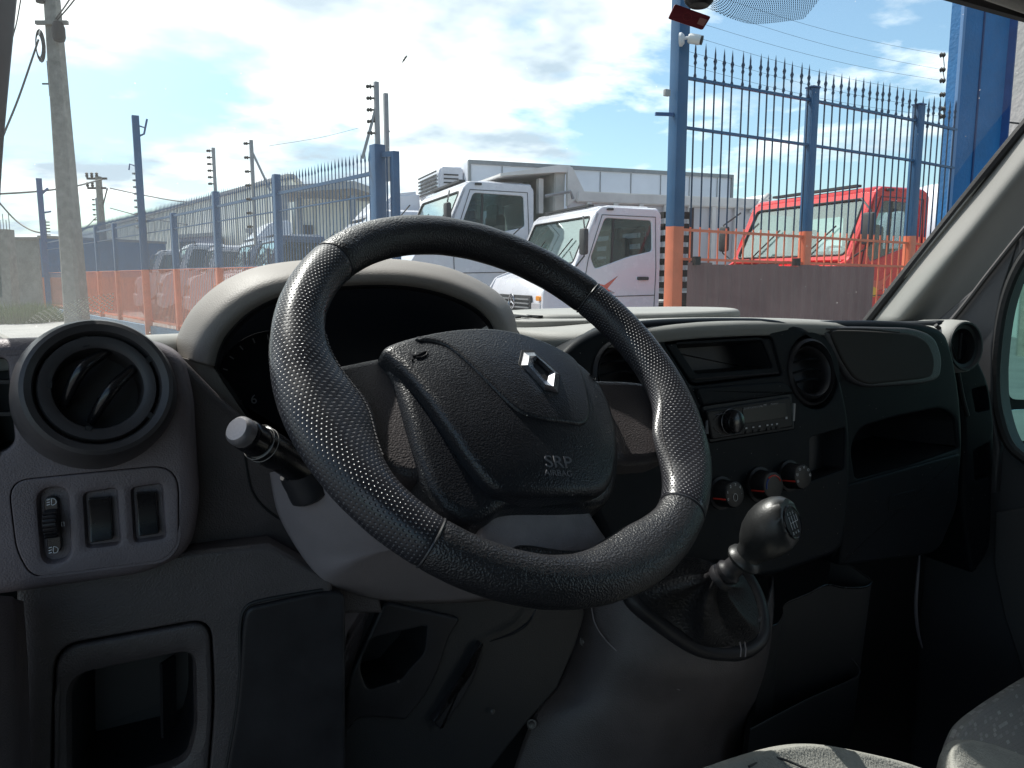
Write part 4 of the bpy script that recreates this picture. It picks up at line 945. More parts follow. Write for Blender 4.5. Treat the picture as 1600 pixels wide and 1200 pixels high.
for (x, y) in ((133, 534), (72, 601), (137, 674), (229, 564), (236, 650)):
    p = VP_.hit((x, y), .0035); d = (p-c0); d = (d-ax0*d.dot(ax0)).normalized(); bm = BM(); beam(bm, p-d*.004, p+d*.004, .0045, .0018, upv=ax0); finish('notch', bm, RUB, AV)

# ---- switch panel
SW = thing('switch_panel', 'dark panel with headlight levelling wheel and two rocker switches below the left vent', 'switch panel', LP.hit((150, 815)))
spo = rounded([(13, 752), (150, 738), (278, 726), (279, 850), (258, 876), (50, 903), (26, 860)], [34, 5, 44, 34, 30, 44, 20], 6)
h1 = rounded([(57, 766), (105, 760), (110, 876), (66, 883)], [22, 22, 22, 22], 6)
h2 = rounded([(131, 772), (181, 764), (187, 850), (136, 856)], [7]*4, 4); h3 = rounded([(206, 764), (252, 757), (258, 840), (211, 847)], [7]*4, 4)
plate('face_plate', spo, LP, PL, SW, h=.0004, back=.016, bev=.0014, holes=[(h1, .009, .004), (h2, .007, .0045), (h3, .007, .0045)])
for a in ([(138, 778), (173, 776), (177, 842), (142, 847)], [(212, 769), (244, 768), (249, 833), (217, 837)]):
    q = rounded(a, [3]*4, 3); cen = sum((LP.ab(p) for p in a), Vector((0, 0)))/4
    plate('rocker', q, LP, GLOSS, SW, h=-.0010, back=.006, bev=.001, curve=lambda x, y, c=cen: .0022*((y-c.y)/.016)**2-.001*((x-c.x)/.008), sub=.005)
lo = rounded([(68, 778), (90, 775), (97, 862), (75, 866)], [10]*4, 5); plate('wheel_carrier', lo, LP, GLOSS, SW, h=-.0030, back=.005, bev=.001)
p0_, p1_ = LP.hit((70, 819), -.004), LP.hit((94, 816), -.004); axw = (p1_-p0_).normalized()
bm = BM(); lathe(bm, (p0_+p1_)/2, axw, [(0, -.0055), (.010, -.0055), (.0118, -.004), (.0122, 0), (.0118, .004), (.010, .0055), (0, .0055)], 26); WT_ = finish('thumb_wheel', bm, PLS, SW)
for k in range(7):
    a = -pi/2+(-.9+k*.3); v = (-LP.n if False else LP.n)*cos(-.9+k*.3)+LP.y*sin(-.9+k*.3)
    bm = BM(); pc_ = (p0_+p1_)/2+v*.012; tube(bm, [pc_-axw*.0048, pc_+axw*.0048], .0011, 6); finish('thumb_rib', bm, GLOSS, WT_)
def lamp_icon(cx, cy):
    bm = BM(); P = [LP.hit((cx+2+6*max(cos(a), -.25), cy+5*sin(a)), -.0026) for a in [2*pi*k/16 for k in range(16)]]; tube(bm, P, .00035, 5, closed=True)
    for k in range(3): tube(bm, [LP.hit((cx-2, cy-4+4*k), -.0026), LP.hit((cx-7, cy-3.5+4*k+1), -.0026)], .00045, 5)
    finish('lamp_symbol', bm, WHT, SW)
lamp_icon(80, 784); lamp_icon(83, 859)
bm = BM(); tube(bm, [LP.hit(p, .0002) for p in ((96, 816), (100, 815.5), (100.5, 822), (96.5, 822))], .00035, 5, closed=True); finish('level_mark', bm, WHT, SW)

# ---- instrument binnacle
outer = [(276, 556), (279, 528), (300, 487), (335, 452), (372, 430), (412, 417), (470, 409), (540, 406), (600, 406), (650, 410), (700, 420), (748, 440), (785, 466), (802, 495), (808, 530)]
inner = [(333, 572), (340, 545), (352, 522), (377, 495), (404, 476), (442, 460), (490, 450), (540, 445), (600, 443), (650, 447), (700, 459), (742, 478), (764, 498), (774, 516), (779, 535)]
r0 = [(x+(640-x)*.03, y+8, .93) for x, y in outer]; r1 = [(x, y, .84) for x, y in outer]
rm = [(a[0]*.62+b[0]*.38, a[1]*.62+b[1]*.38, .785) for a, b in zip(outer, inner)]; rm2 = [(a[0]*.2+b[0]*.8, a[1]*.2+b[1]*.8, .772) for a, b in zip(outer, inner)]
r3 = [(x, y, .778) for x, y in inner]; r4 = [(x+(600-x)*.02, y+4, .84) for x, y in inner]; r5 = [(x+(600-x)*.03, y+7, .93) for x, y in inner]
BIN = thing('instrument_hood', 'arched light grey hood over the dark instrument cluster', 'instrument cluster', PY(560, 560, .85))
r3b = [(x+(600-x)*.01, y+2, .785) for x, y in inner]
surf('hood_shell', [r0, r1, rm, rm2, r3], HOOD, BIN, 6, 6, .003)
surf('hood_lining', [r3b, [(a, b, c) for a, b, c in r4], r5], BLK, BIN, 6, 4, .002)
plate('hood_leg', [Vector(q) for q in [(277, 556), (334, 571), (352, 600), (388, 654), (372, 650), (318, 602), (300, 575)]], Plane((0, .76, 1.4), (.2, -1, .04)), HOOD, BIN, h=0, back=.02, bev=.003)
IP = Plane((0, .93, 1.4), (0, -1, .18))
plate('cluster_lens', [Vector(q) for q in [(322, 530), (360, 470), (430, 432), (600, 418), (720, 440), (775, 478), (795, 530), (850, 600), (850, 760), (380, 760), (335, 640)]], IP, mat('cluster_black', (.004, .006, .010), .35), BIN, h=0, back=.01, bev=.002)
cf = Plane((0, .80, 1.4), (0, -1, .3))
plate('cluster_lower_trim', [Vector(q) for q in [(336, 572), (352, 600), (388, 655), (440, 720), (560, 740), (420, 690), (368, 620)]], Plane((0, .80, 1.4), (0, -1, .04)), BLK, BIN, h=0, back=.01, bev=.002)
dp = Plane((0, .90, 1.4), (0, -1, .18))
plate('dial', ell(430, 600, 92, 84, 36), dp, mat('dial_face', (.006, .007, .010), .7, spec=.1), BIN, h=0, back=.002, bev=.0003)
for ch, x, y, s in (('5', 370, 640, 15), ('6', 392, 631, 15), ('4', 356, 660, 12)):
    a, b, u = dp.hit((x, y), .0015), dp.hit((x+s*.72, y-1), .0015), dp.hit((x, y-s), .0015)
    text_mesh('dial_number', ch, a, b-a, u-a, (u-a).length*1.35, mat('dim_print', (.16, .16, .17), .6), BIN, .0004)
for k in range(12):
    a = RAD(150+k*16); bm = BM(); p = (430+86*cos(a), 600+78*sin(a)); q = (430+78*cos(a), 600+70*sin(a)); beam(bm, dp.hit(p, .0012), dp.hit(q, .0012), .0014, .0006, upv=dp.n); finish('dial_tick', bm, mat('dim_print', (0, 0, 0)), BIN)

# ---- steering wheel
wc = PD(798, 600, .684); wa_, we_ = RAD(8.2), RAD(44.3)
wax = Vector((sin(wa_)*cos(we_), -cos(wa_)*cos(we_), sin(we_)))
WPn = Plane(wc, wax); RW = .190; rW = .0196
SWH = thing('steering_wheel', 'three spoke steering wheel wrapped in smooth and perforated black leather', 'steering wheel', wc)
def wang(px, py):
    q = WPn.ab((px, py)); return math.atan2(q.y, q.x)
tUL, tUR, tLL, tLR = wang(518, 408), wang(922, 462), wang(672, 852), wang(1070, 802)
tSL, tSR = wang(500, 650), wang(1050, 690)
print('angles', [round(math.degrees(a)) for a in (tUL, tUR, tLL, tLR, tSL, tSR)])
def adiff(a, b): return (a-b+pi) % (2*pi)-pi
def rim_pt(t, s, extra=0):
    gl = math.exp(-(adiff(t, tSL)/.30)**2); gr = math.exp(-(adiff(t, tSR)/.28)**2); gb = math.exp(-(adiff(t, RAD(-80))/.30)**2)
    inn = .026*gl+.017*gr+.012*gb
    ca, sa = cos(s), sin(s)
    radx = (rW+.0022*(gl+gr)+extra)*ca
    if ca < 0: radx -= inn*(-ca)**1.3
    hh = (rW*(.98-.10*(gl+gr)*(1 if ca < 0 else 0))+extra)*sa
    if ca < 0: hh *= 1-.35*min(inn/.02, 1)*(-ca)**2
    R_ = RW+radx
    return WPn.P(cos(t)*R_, sin(t)*R_, hh)
def rim_seg(name, t0, t1, m, ns=60, perf=False):
    bm = BM(); ul = bm.loops.layers.uv.new('UVMap'); M_ = 32
    ang = [t0+(t1-t0)*i/ns for i in range(ns+1)]
    def tk(i): # tuck under at the seam
        e = min(i, ns-i)/ns*abs(t1-t0); return -.0011*math.exp(-(e/.012)**2)
    V = []
    for i, t in enumerate(ang):
        V.append([bm.verts.new(rim_pt(t, 2*pi*k/M_, tk(i)+.0004*noise.noise(Vector((t*9, k*.6, 3))))) for k in range(M_)])
    for i in range(ns):
        for k in range(M_):
            k2 = (k+1) % M_; f = bm.faces.new((V[i][k], V[i+1][k], V[i+1][k2], V[i][k2]))
            uvs = ((ang[i], k), (ang[i+1], k), (ang[i+1], k+1), (ang[i], k+1))
            for l, (a, kk) in zip(f.loops, uvs): l[ul].uv = (kk/M_*2*pi*.0209*1.0, a*RW)
    return finish(name, bm, m, SWH, angle=80)
def up_(a, lo):
    while a < lo: a += 2*pi
    return a
rim_seg('rim_top', tUR, up_(tUL, tUR), LEATH, 70)
rim_seg('grip', tUL, up_(tLL, tUL), PERF, 90)
rim_seg('rim_bottom', tLL, up_(tLR, tLL), LEATH, 80)
rim_seg('grip', tLR, up_(tUR, tLR), PERF, 80)
for t in (tUL, tUR, tLL, tLR):
    bm = BM(); tube(bm, [rim_pt(t, 2*pi*k/24, -.0006) for k in range(24)], .0011, 6, closed=True); finish('seam', bm, mat('seam_leather', (.03, .03, .034), .4), SWH)
# stitching line along the inside of the grips
for (t0, t1, ss) in ((tSL-.42, tSL+.30, RAD(152)), (tSR-.30, tSR+.42, RAD(150))):
    bm = BM(); n = 34
    for k in range(n):
        a, b = t0+(t1-t0)*k/n, t0+(t1-t0)*(k+.62)/n; tube(bm, [rim_pt(a, ss, .0004), rim_pt(b, ss, .0008)], .00055, 5)
    finish('stitching', bm, mat('grey_thread', (.16, .15, .15), .7), SWH)
cA = WPn.ab((790, 650))
def dome(a, b, hgt=.020, r=.105): q = ((a-cA.x)**2*.9+(b-cA.y)**2)/r**2; return hgt*(1-q) if q < 1.6 else hgt*(-.6)
def wplate(name, pts, m, h, back, bev, par=SWH, sm=6, cv=True, holes=(), sub=.011, angle=50, hg=.020): return plate(name, cat(pts, sm) if sm else [Vector(q) for q in pts], WPn, m, par, h=h, back=back, bev=bev, holes=holes, curve=(lambda a, b: dome(a, b, hg)) if cv else None, sub=sub, angle=angle)
wplate('spoke', rounded([(520, 560), (590, 552), (660, 552), (700, 740), (640, 752), (595, 722), (556, 690), (500, 640)], [20, 30, 5, 5, 30, 30, 30, 20]), GRAIN, -.012, .022, .008, sm=0, sub=.014, hg=.012)
wplate('spoke', rounded([(880, 582), (1000, 586), (1060, 600), (1072, 690), (1040, 712), (975, 716), (880, 740)], [5, 20, 20, 20, 30, 30, 5]), GRAIN, -.012, .022, .008, sm=0, sub=.014, hg=.012)
wplate('spoke', rounded([(772, 770), (905, 770), (948, 832), (1000, 880), (900, 915), (790, 900), (744, 832)], [10, 12, 30, 20, 20, 20, 30]), SHRD if False else mat('spoke_grey_plastic', (.30, .27, .275), .5, bump=.5, bscale=700, kind='voronoi', var=.3, vscale=18), -.020, .016, .006, sm=0, sub=.014, hg=.006)
wplate('spoke_leather', [(800, 858), (820, 848), (900, 856), (985, 840), (1020, 850), (960, 900), (860, 905), (790, 880)], LEATH, -.010, .014, .004, sub=.014, hg=.004)
wplate('hub_housing', [(603, 552), (640, 538), (700, 534), (830, 545), (905, 566), (948, 600), (966, 650), (972, 720), (955, 778), (900, 790), (800, 792), (770, 806), (738, 812), (700, 795), (668, 755), (640, 680), (618, 600)], HUB, -.004, .05, .008, hg=.014)
cov_ = [(602, 541), (625, 529), (700, 519), (765, 519), (835, 529), (902, 554), (938, 582), (957, 620), (966, 680), (962, 738), (942, 768), (890, 778), (810, 779), (762, 764), (712, 706), (655, 620), (618, 566)]
wplate('airbag_cover', cov_, HUB, .006, .02, .006)
ins_ = [(648, 531), (690, 523), (765, 519.5), (835, 529.5), (900, 554), (911, 600), (914, 650), (902, 675), (870, 677), (828, 675), (793, 662), (755, 625), (715, 576), (685, 545)]
wplate('airbag_centre', ins_, HUB, .0085, .006, .0028)
# emblem (rhombus ring standing on edge) in a dark socket
def hd(p, h):
    q = WPn.ab(p, h); return WPn.P(q.x, q.y, h+dome(q.x, q.y))
_es = lambda P: [(831+(x-832)*1.10, 599+(y-596)*1.10) for x, y in P]
eo = [(811, 566), (827, 564), (861, 596), (856, 626), (836, 624), (804, 588)]; ei = [(823, 580), (827, 579), (845, 597), (841, 610), (837, 608), (822, 588)]; eo = _es(eo); ei = _es(ei)
wplate('emblem_socket', [((Vector(p)-Vector((832, 596)))*1.10+Vector((831, 594))) for p in eo], BLK, .0090, .004, .0005, sm=0, sub=.02)
EM = None
bm = BM(); A = [bm.verts.new(hd(p, .0095)) for p in eo]; mid = [bm.verts.new(hd(((a[0]+b[0])/2, (a[1]+b[1])/2), .0145)) for a, b in zip(eo, ei)]; B = [bm.verts.new(hd(p, .0100)) for p in ei]
for P, Q in ((A, mid), (mid, B)):
    for i in range(6): bm.faces.new((P[i-1], P[i], Q[i], Q[i-1]))
EM = finish('diamond_emblem', bm, CHROME, SWH, angle=20)
# horn symbols and lettering
def hline(pts, r, m=PLS, name='horn_symbol'):
    bm = BM(); tube(bm, [hd(p, .0068) for p in pts], r, 6); finish(name, bm, m, SWH)
hline([(638, 556), (641, 569)], .0011); hline([(641, 562), (648, 562), (656, 558), (663, 558), (661, 564), (654, 567), (646, 566)], .0008)
hline([(925, 580), (930, 583), (937, 582), (935, 588), (930, 588)], .0007)
for body, x0, x1, y, hpx in (('SRP', 841, 884, 743, 17), ('AIRBAG', 841, 885, 754, 8)):
    a, b, u = hd((x0, y), .0062), hd((x1, y), .0062), hd((x0, y-hpx), .0062)
    text_mesh('lettering', body, a, b-a, u-a, (u-a).length*1.3, mat('embossed_print', (.13, .13, .14), .4), SWH, .0007, fit=(b-a).length)
# column behind the hub
bm = BM(); lathe(bm, wc-wax*.03, -wax, [(.05, 0), (.055, .03), (.06, .10), (.06, .16)], 28); finish('column_boot', bm, BLK, SWH)

# ---- column shroud, stalk
CS = thing('column_shroud', 'light grey steering column shroud below the indicator stalk', 'column cover', PY(600, 860, .68))
surf('lower_shell', [[(424, 738, .70), (470, 735, .668), (600, 740, .64), (760, 770, .64)], [(436, 800, .698), (500, 800, .665), (600, 805, .64), (760, 830, .64)], [(470, 862, .695), (530, 862, .665), (620, 850, .645), (760, 850, .64)], [(505, 905, .69), (535, 898, .675), (620, 868, .66), (760, 858, .65)], [(520, 912, .70), (590, 934, .73), (700, 940, .74), (840, 930, .74)]], SHRD, CS, 7, 6, .004)
bm = BM(); P = cat([PY(436, 768, .697), PY(445, 758, .688), PY(470, 752, .672)], 5, False); tube(bm, P, .0008, 5); finish('parting_line', bm, BLK, CS)
ST = thing('light_stalk', 'black light stalk with silver end cap left of the steering wheel', 'stalk', PY(470, 740, .68))
sa_, sb_ = PY(371, 671, .625), PY(500, 748, .685); sx_ = (sb_-sa_).normalized()
bm = BM(); lathe(bm, sa_, sx_, [(.0, -.002), (.0095, -.0015), (.0118, .001), (.0122, .004), (.0122, .009)], 32); finish('end_cap', bm, SILV, ST)
bm = BM(); lathe(bm, sa_, sx_, [(.0118, .009), (.0128, .010), (.0132, .014), (.0134, .026), (.0126, .0265), (.0126, .028), (.0146, .029), (.0150, .034), (.0150, .05), (.0140, .058), (.0150, .075), (.0160, .09), (.016, .10), (0, .10)], 32); finish('stalk_body', bm, GLOSS, ST)
for hh in (.0275, .0335): bm = BM(); lathe(bm, sa_, sx_, [(.0150, hh-.0006), (.0154, hh), (.0150, hh+.0006)], 32); finish('ring_line', bm, mat('faint_ring', (.22, .21, .2), .4), ST)
ca_, cb_ = PY(468, 735, .672), PY(490, 785, .672); cx_ = (cb_-ca_).normalized()
bm = BM(); lathe(bm, ca_, cx_, [(0, 0), (.018, 0), (.0185, .006), (.0178, .016), (.0182, .018), (.0178, .026), (.014, .029), (0, .030)], 28); finish('switch_collar', bm, PLS, ST)

# ---- dark trim under the column
LT = thing('knee_bolster', 'dark ribbed trim with a recess under the steering column', 'trim', PY(640, 1100, .74))
UP1 = Plane((0, .755, 1.3), (0, -1, .10))
rc_ = rounded([(576, 994), (672, 974), (668, 1022), (642, 1050), (630, 1066), (572, 1082), (559, 1045)], 8)
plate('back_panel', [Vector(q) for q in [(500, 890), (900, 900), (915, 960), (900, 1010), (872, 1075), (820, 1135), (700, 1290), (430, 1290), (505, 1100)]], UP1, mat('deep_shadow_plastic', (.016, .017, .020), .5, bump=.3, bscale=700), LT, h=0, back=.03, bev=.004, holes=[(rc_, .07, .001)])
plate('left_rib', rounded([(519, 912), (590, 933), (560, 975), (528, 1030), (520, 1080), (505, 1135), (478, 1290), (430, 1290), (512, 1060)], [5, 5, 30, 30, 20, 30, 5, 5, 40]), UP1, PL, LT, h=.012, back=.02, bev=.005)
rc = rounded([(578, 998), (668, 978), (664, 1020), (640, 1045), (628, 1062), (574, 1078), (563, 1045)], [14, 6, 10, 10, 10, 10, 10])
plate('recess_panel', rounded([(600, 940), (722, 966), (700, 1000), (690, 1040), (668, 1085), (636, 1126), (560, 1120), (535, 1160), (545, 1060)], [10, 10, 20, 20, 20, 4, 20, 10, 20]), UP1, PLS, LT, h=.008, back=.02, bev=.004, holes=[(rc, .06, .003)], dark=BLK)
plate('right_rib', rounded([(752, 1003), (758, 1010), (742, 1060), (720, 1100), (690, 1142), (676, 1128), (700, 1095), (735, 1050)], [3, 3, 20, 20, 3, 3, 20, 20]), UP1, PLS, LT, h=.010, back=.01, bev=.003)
bm = BM(); P = cat([UP1.hit(p, .012) for p in ((838, 950), (826, 972), (800, 990), (766, 1002))], 6, False); tube(bm, P, [.0006+.0014*sin(pi*k/(len(P)-1)) for k in range(len(P))], 6); finish('trim_edge', bm, PLS, LT)
for p in ((622, 1066), (640, 1052), (770, 1112)): bm = BM(); lathe(bm, UP1.hit(p, .006), UP1.n, [(0, .002), (.002, .0015), (.003, 0)], 12); finish('screw', bm, mat('dull_screw', (.10, .095, .09), .45, .5), LT)

# ---- centre console face
CO = thing('centre_console', 'dark centre console panel with storage bin, radio slot and vents', 'console', CP.hit((1150, 700)))
cout = rounded([(872, 560), (905, 528), (955, 506), (1020, 498), (1110, 495), (1200, 496), (1248, 504), (1294, 534), (1314, 585), (1330, 660), (1330, 780), (1318, 862), (1200, 905), (980, 905), (920, 780), (885, 640)], [20, 30, 40, 40, 40, 40, 40, 30, 40, 60, 60, 20, 40, 20, 40, 40], 6)
vr = ell(1271, 581, 38, 58, 44, RAD(-8)); vl = ell(975, 585, 42, 50, 40)
bn = rounded([(1037, 534), (1206, 524), (1223, 586), (1080, 603)], [8, 10, 6, 10], 5)
rs = rounded([(1096, 633), (1236, 613), (1242, 670), (1108, 692)], [4]*4, 3)
cub = rounded([(1266, 684), (1321, 668), (1319, 733), (1266, 752)], [5]*4, 3)
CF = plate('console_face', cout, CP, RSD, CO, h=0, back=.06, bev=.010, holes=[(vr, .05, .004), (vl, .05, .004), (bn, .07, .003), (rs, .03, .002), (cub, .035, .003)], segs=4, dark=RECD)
bo = rounded([(1057, 538), (1190, 530), (1208, 574), (1087, 583)], [5, 7, 5, 6], 4)
bi = rounded([(1040, 537), (1204, 527.5), (1220, 584), (1082, 600)], [7, 8, 5, 8], 4)
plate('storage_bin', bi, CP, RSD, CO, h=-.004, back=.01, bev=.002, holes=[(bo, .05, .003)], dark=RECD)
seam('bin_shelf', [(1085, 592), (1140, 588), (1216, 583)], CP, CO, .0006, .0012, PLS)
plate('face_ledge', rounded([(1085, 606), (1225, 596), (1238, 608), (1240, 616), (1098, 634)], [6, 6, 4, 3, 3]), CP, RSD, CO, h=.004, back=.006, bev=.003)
def cvent(label_, c, ax, r):
    v = thing('air_vent', label_, 'air vent', c)
    bm = BM(); lathe(bm, c-ax*.012, ax, [(r*1.12, .0), (r*1.08, .010), (r*1.0, .013), (r*.96, .006), (r*.95, -.01)], 48); finish('outer_ring', bm, PLS, v)
    bm = BM(); lathe(bm, c-ax*.012, (ax+Vector((-.1, 0, .15))).normalized(), [(r*.93, -.02), (r*.92, .002), (r*.82, .010), (r*.74, .006), (r*.72, -.004), (r*.72, -.02), (0, -.02)], 48); finish('inner_ring', bm, PLS, v)
    for k in (-1, 0, 1):
        x = ax.cross(ZA).normalized(); y = x.cross(ax); P = [c+x*(sx_2*r*.68)+y*(k*r*.33+.10*r*(1-sx_2**2))-ax*(.006+.008*sx_2**2) for sx_2 in [-1+i/6 for i in range(13)]]
        P = [p for p in P if (p-c).length < r*.9]
        bm = BM(); tube(bm, P, .0019, 6); finish('louvre', bm, RSD, v)
    return v
nC = CP.n
cvent('round vent at the right end of the centre console', CP.hit((1271, 581), .004), nC, .047)
cvent('round console vent half hidden behind the steering wheel rim', CP.hit((975, 585), .004), nC, .043)
# radio
RD = thing('car_radio', 'black car radio with round volume knob below the storage bin', 'radio', CP.hit((1170, 655)))
RBK = mat('radio_black', (.005, .005, .007), .45, spec=.25)
ro = rounded([(1104, 641), (1236, 620), (1240, 667), (1113, 687)], [3]*4, 3)
plate('faceplate', ro, CP, RBK, RD, h=.010, back=.03, bev=.002)
plate('bezel', rounded([(1098, 635), (1237, 615), (1242, 670), (1109, 691)], [4]*4, 3), CP, BLK, RD, h=.004, back=.02, bev=.001)
plate('display', rounded([(1160, 638), (1228, 628), (1230, 652), (1163, 662)], [3]*4, 3), CP, mat('lcd_glass', (.003, .006, .008), .3, spec=.2), RD, h=.0108, back=.002, bev=.0005)
kc = CP.hit((1142, 659), .010)
bm = BM(); lathe(bm, kc, nC, [(.016, 0), (.0165, .003), (.0155, .011), (.013, .013), (0, .0135)], 28); finish('volume_knob', bm, GLOSS, RD)
bm = BM(); lathe(bm, kc, nC, [(.0172, .0005), (.0178, .0012), (.0184, .0005)], 28); finish('knob_ring', bm, mat('dim_silver', (.16, .16, .17), .3, .6), RD)
for a in ((1116, 655, 1128, 645), (1115, 668, 1127, 677), (1118, 648, 1146, 643), (1126, 681, 1158, 676)):
    bm = BM(); tube(bm, [CP.hit((a[0], a[1]), .0105), CP.hit(((a[0]+a[2])/2-1, (a[1]+a[3])/2+1), .0108), CP.hit((a[2], a[3]), .0105)], .0006, 5); finish('button_edge', bm, mat('dim_silver', (0, 0, 0)), RD)
for k, x in enumerate((1166, 1177, 1187, 1199, 1206, 1214)):
    bm = BM(); y = 669-(x-1166)*.14; p = CP.hit((x, y), .0112); box(bm, p, .0030, .001, .0018); finish('button_mark', bm, WHT, RD)
    bm = BM(); p = CP.hit((x+2, y+6), .0112); box(bm, p, .007, .0012, .004, None, .0003); finish('preset_button', bm, PLS, RD)
bm = BM(); box(bm, CP.hit((1229, 653), .0112), .003, .001, .003); finish('button_mark', bm, WHT, RD)
for body, x0, x1, y in (('BLUETOOTH USB', 1162, 1191, 639.2), ('MIC', 1193, 1198, 634.5), ('Pioneer', 1204, 1216, 633)):
    yy = y if x0 > 1162 else 640; a, b = CP.hit((x0, yy), .0113), CP.hit((x1, yy-(x1-x0)*.15), .0113); text_mesh('lettering', body, a, b-a, ZA, .0036, mat('radio_print', (.3, .3, .31), .5), RD, .0002, fit=(b-a).length)
for (x, y) in ((1106, 662), (1239.5, 643)):
    bm = BM(); p = CP.hit((x, y), .006); beam(bm, p-ZA*.014, p+ZA*.012, .004, .004); finish('side_clip', bm, STEEL, RD)
# climate knobs
KN = []
for lab, x, y, r, kind in (('left climate knob with fan numbers and a red line', 1126, 770, .0185, 0), ('middle temperature knob with a red arc and line', 1186, 757, .0205, 1), ('right climate knob with air direction symbols and a red line', 1232, 743, .0185, 2)):
    c = CP.hit((x, y), .0); k = thing('climate_knob', lab, 'knob', c)
    bm = BM(); lathe(bm, c, nC, [(r*1.25, -.001), (r*1.25, .003), (r*1.05, .004)], 32); finish('base_ring', bm, PLS, k)
    bm = BM(); lathe(bm, c, nC, [(r, .003), (r*.98, .024), (r*.92, .0265), (r*.80, .027), (0, .0262)], 40); finish('grip', bm, mat('knob_dark_plastic', (.010, .010, .012), .4, spec=.3), k)
    x_ = nC.cross(ZA).normalized()*-1; y_ = nC.cross(x_)
    if y_.z < 0: y_ = -y_
    lx = RT.dot(x_); x_ = x_ if lx > 0 else -x_
    bm = BM(); a = RAD(195); d = x_*cos(a)+y_*sin(a); tube(bm, [c+d*(r*1.0)+nC*.004, c+d*(r*.985)+nC*.0242, c+d*(r*.95)+nC*.0262], .0013, 6); finish('red_line', bm, REDL, k)
    if kind == 1:
        for m_, a0, a1 in ((REDL, 20, 130), (mat('blue_line', (.02, .06, .25), .4), 130, 190)):
            bm = BM(); tube(bm, [c+(x_*cos(RAD(q))+y_*sin(RAD(q)))*r*.72+nC*.0272 for q in range(a0, a1+1, 6)], .0010, 6); finish('temperature_arc', bm, m_, k)
    else:
        for q, ch in zip((200, 160, 120, 80, 40, 5), '01234.' if kind == 0 else 'OUOVOO'):
            p = c+(x_*cos(RAD(q))+y_*sin(RAD(q)))*r*.74+nC*.0270-x_*.0018-y_*.002; text_mesh('knob_print', ch, p, x_, y_, .0055, WHT, k, .0003)
        if kind == 0:
            bm = BM(); tube(bm, [c+x_*(.004*cos(q))+y_*(.005*sin(q)-.004)+nC*.0272 for q in [2*pi*i/14 for i in range(14)]], .0004, 5, closed=True); finish('fan_symbol', bm, WHT, k)

# ---- passenger side of the dash
PS = thing('passenger_dash', 'passenger side of the dashboard with soft airbag door and open glove shelf', 'dashboard', RP.hit((1400, 650)))
rout = rounded([(1240, 502), (1300, 500), (1385, 500), (1445, 504), (1480, 515), (1494, 560), (1503, 620), (1508, 690), (1500, 780), (1470, 868), (1310, 884), (1290, 700), (1280, 560)], [10, 20, 30, 30, 24, 40, 40, 40, 40, 30, 10, 10, 10], 6)
nic = rounded([(1345, 668), (1400, 652), (1470, 637), (1492, 650), (1498, 700), (1420, 727), (1338, 748), (1330, 700)], [14, 10, 14, 12, 5, 10, 6, 20], 5)
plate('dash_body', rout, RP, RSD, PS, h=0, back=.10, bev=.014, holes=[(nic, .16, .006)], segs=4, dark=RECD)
ab = rounded([(1296, 515), (1350, 516), (1425, 521), (1450, 532), (1462, 562), (1458, 588), (1442, 592), (1358, 601), (1336, 592), (1316, 562)], [16, 20, 20, 14, 16, 14, 12, 20, 14, 20], 5)
ab2 = rounded([(1280, 510), (1350, 510), (1428, 512), (1462, 524), (1474, 560), (1470, 592), (1446, 600), (1358, 606), (1330, 596), (1308, 562)], [6, 20, 24, 20, 20, 12, 10, 20, 12, 20], 5)
plate('airbag_surround', ab2, RP, mat('grained_surround', (.055, .055, .06), .4, bump=1, bscale=700, kind='voronoi'), PS, h=.008, back=.02, bev=.006, holes=[], segs=4)
plate('airbag_door', ab, RP, FELT, PS, h=.0115, back=.01, bev=.0035, segs=3)
seam('door_slot', [(1292, 514), (1350, 514), (1405, 519)], RP, PS, .0125, .0016)
gb = [(1324, 757), (1500, 708), (1497, 790), (1466, 864), (1312, 884)]
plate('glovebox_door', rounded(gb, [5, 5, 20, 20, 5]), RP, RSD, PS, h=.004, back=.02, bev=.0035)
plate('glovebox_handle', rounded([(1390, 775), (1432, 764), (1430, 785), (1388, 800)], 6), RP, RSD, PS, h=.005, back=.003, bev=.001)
# vertical end strip + pod with the far vent
EP = Plane((1.50, .845, 1.45), (-.25, -1, .08))
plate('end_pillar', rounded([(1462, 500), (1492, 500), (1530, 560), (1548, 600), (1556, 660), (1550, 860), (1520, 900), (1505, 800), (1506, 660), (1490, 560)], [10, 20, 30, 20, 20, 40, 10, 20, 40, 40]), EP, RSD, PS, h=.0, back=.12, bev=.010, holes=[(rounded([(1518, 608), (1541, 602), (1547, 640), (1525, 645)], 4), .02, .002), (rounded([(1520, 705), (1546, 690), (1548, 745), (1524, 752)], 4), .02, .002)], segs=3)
bm = BM(); P = cat([EP.hit(p, .004) for p in ((1462, 508), (1480, 528), (1494, 570), (1504, 620), (1512, 650))], 6, False); tube(bm, P, .004, 8); finish('end_bead', bm, PLS, PS)
fvc = PY(1503, 541, .835); fax = Vector((-.10, -1, .10)).normalized()
FV = thing('air_vent', 'small round vent in a pale pod beside the passenger pillar', 'air vent', fvc)
bm = BM(); lathe(bm, fvc, fax, [(.050, -.14), (.054, -.08), (.052, -.02), (.049, .004), (.046, .008)], 40); finish('pod', bm, LTOP, FV)
bm = BM(); lathe(bm, fvc, fax, [(.047, .006), (.046, .010), (.043, .010), (.040, .004), (.034, .002), (.032, -.02), (0, -.02)], 40); finish('inner_ring', bm, BLK, FV)
bm = BM(); tube(bm, [fvc+fax*-.004+ZA*q+Vector((.004, 0, 0))*q for q in (-.025, 0, .025)], .003, 6); finish('louvre', bm, PLS, FV)

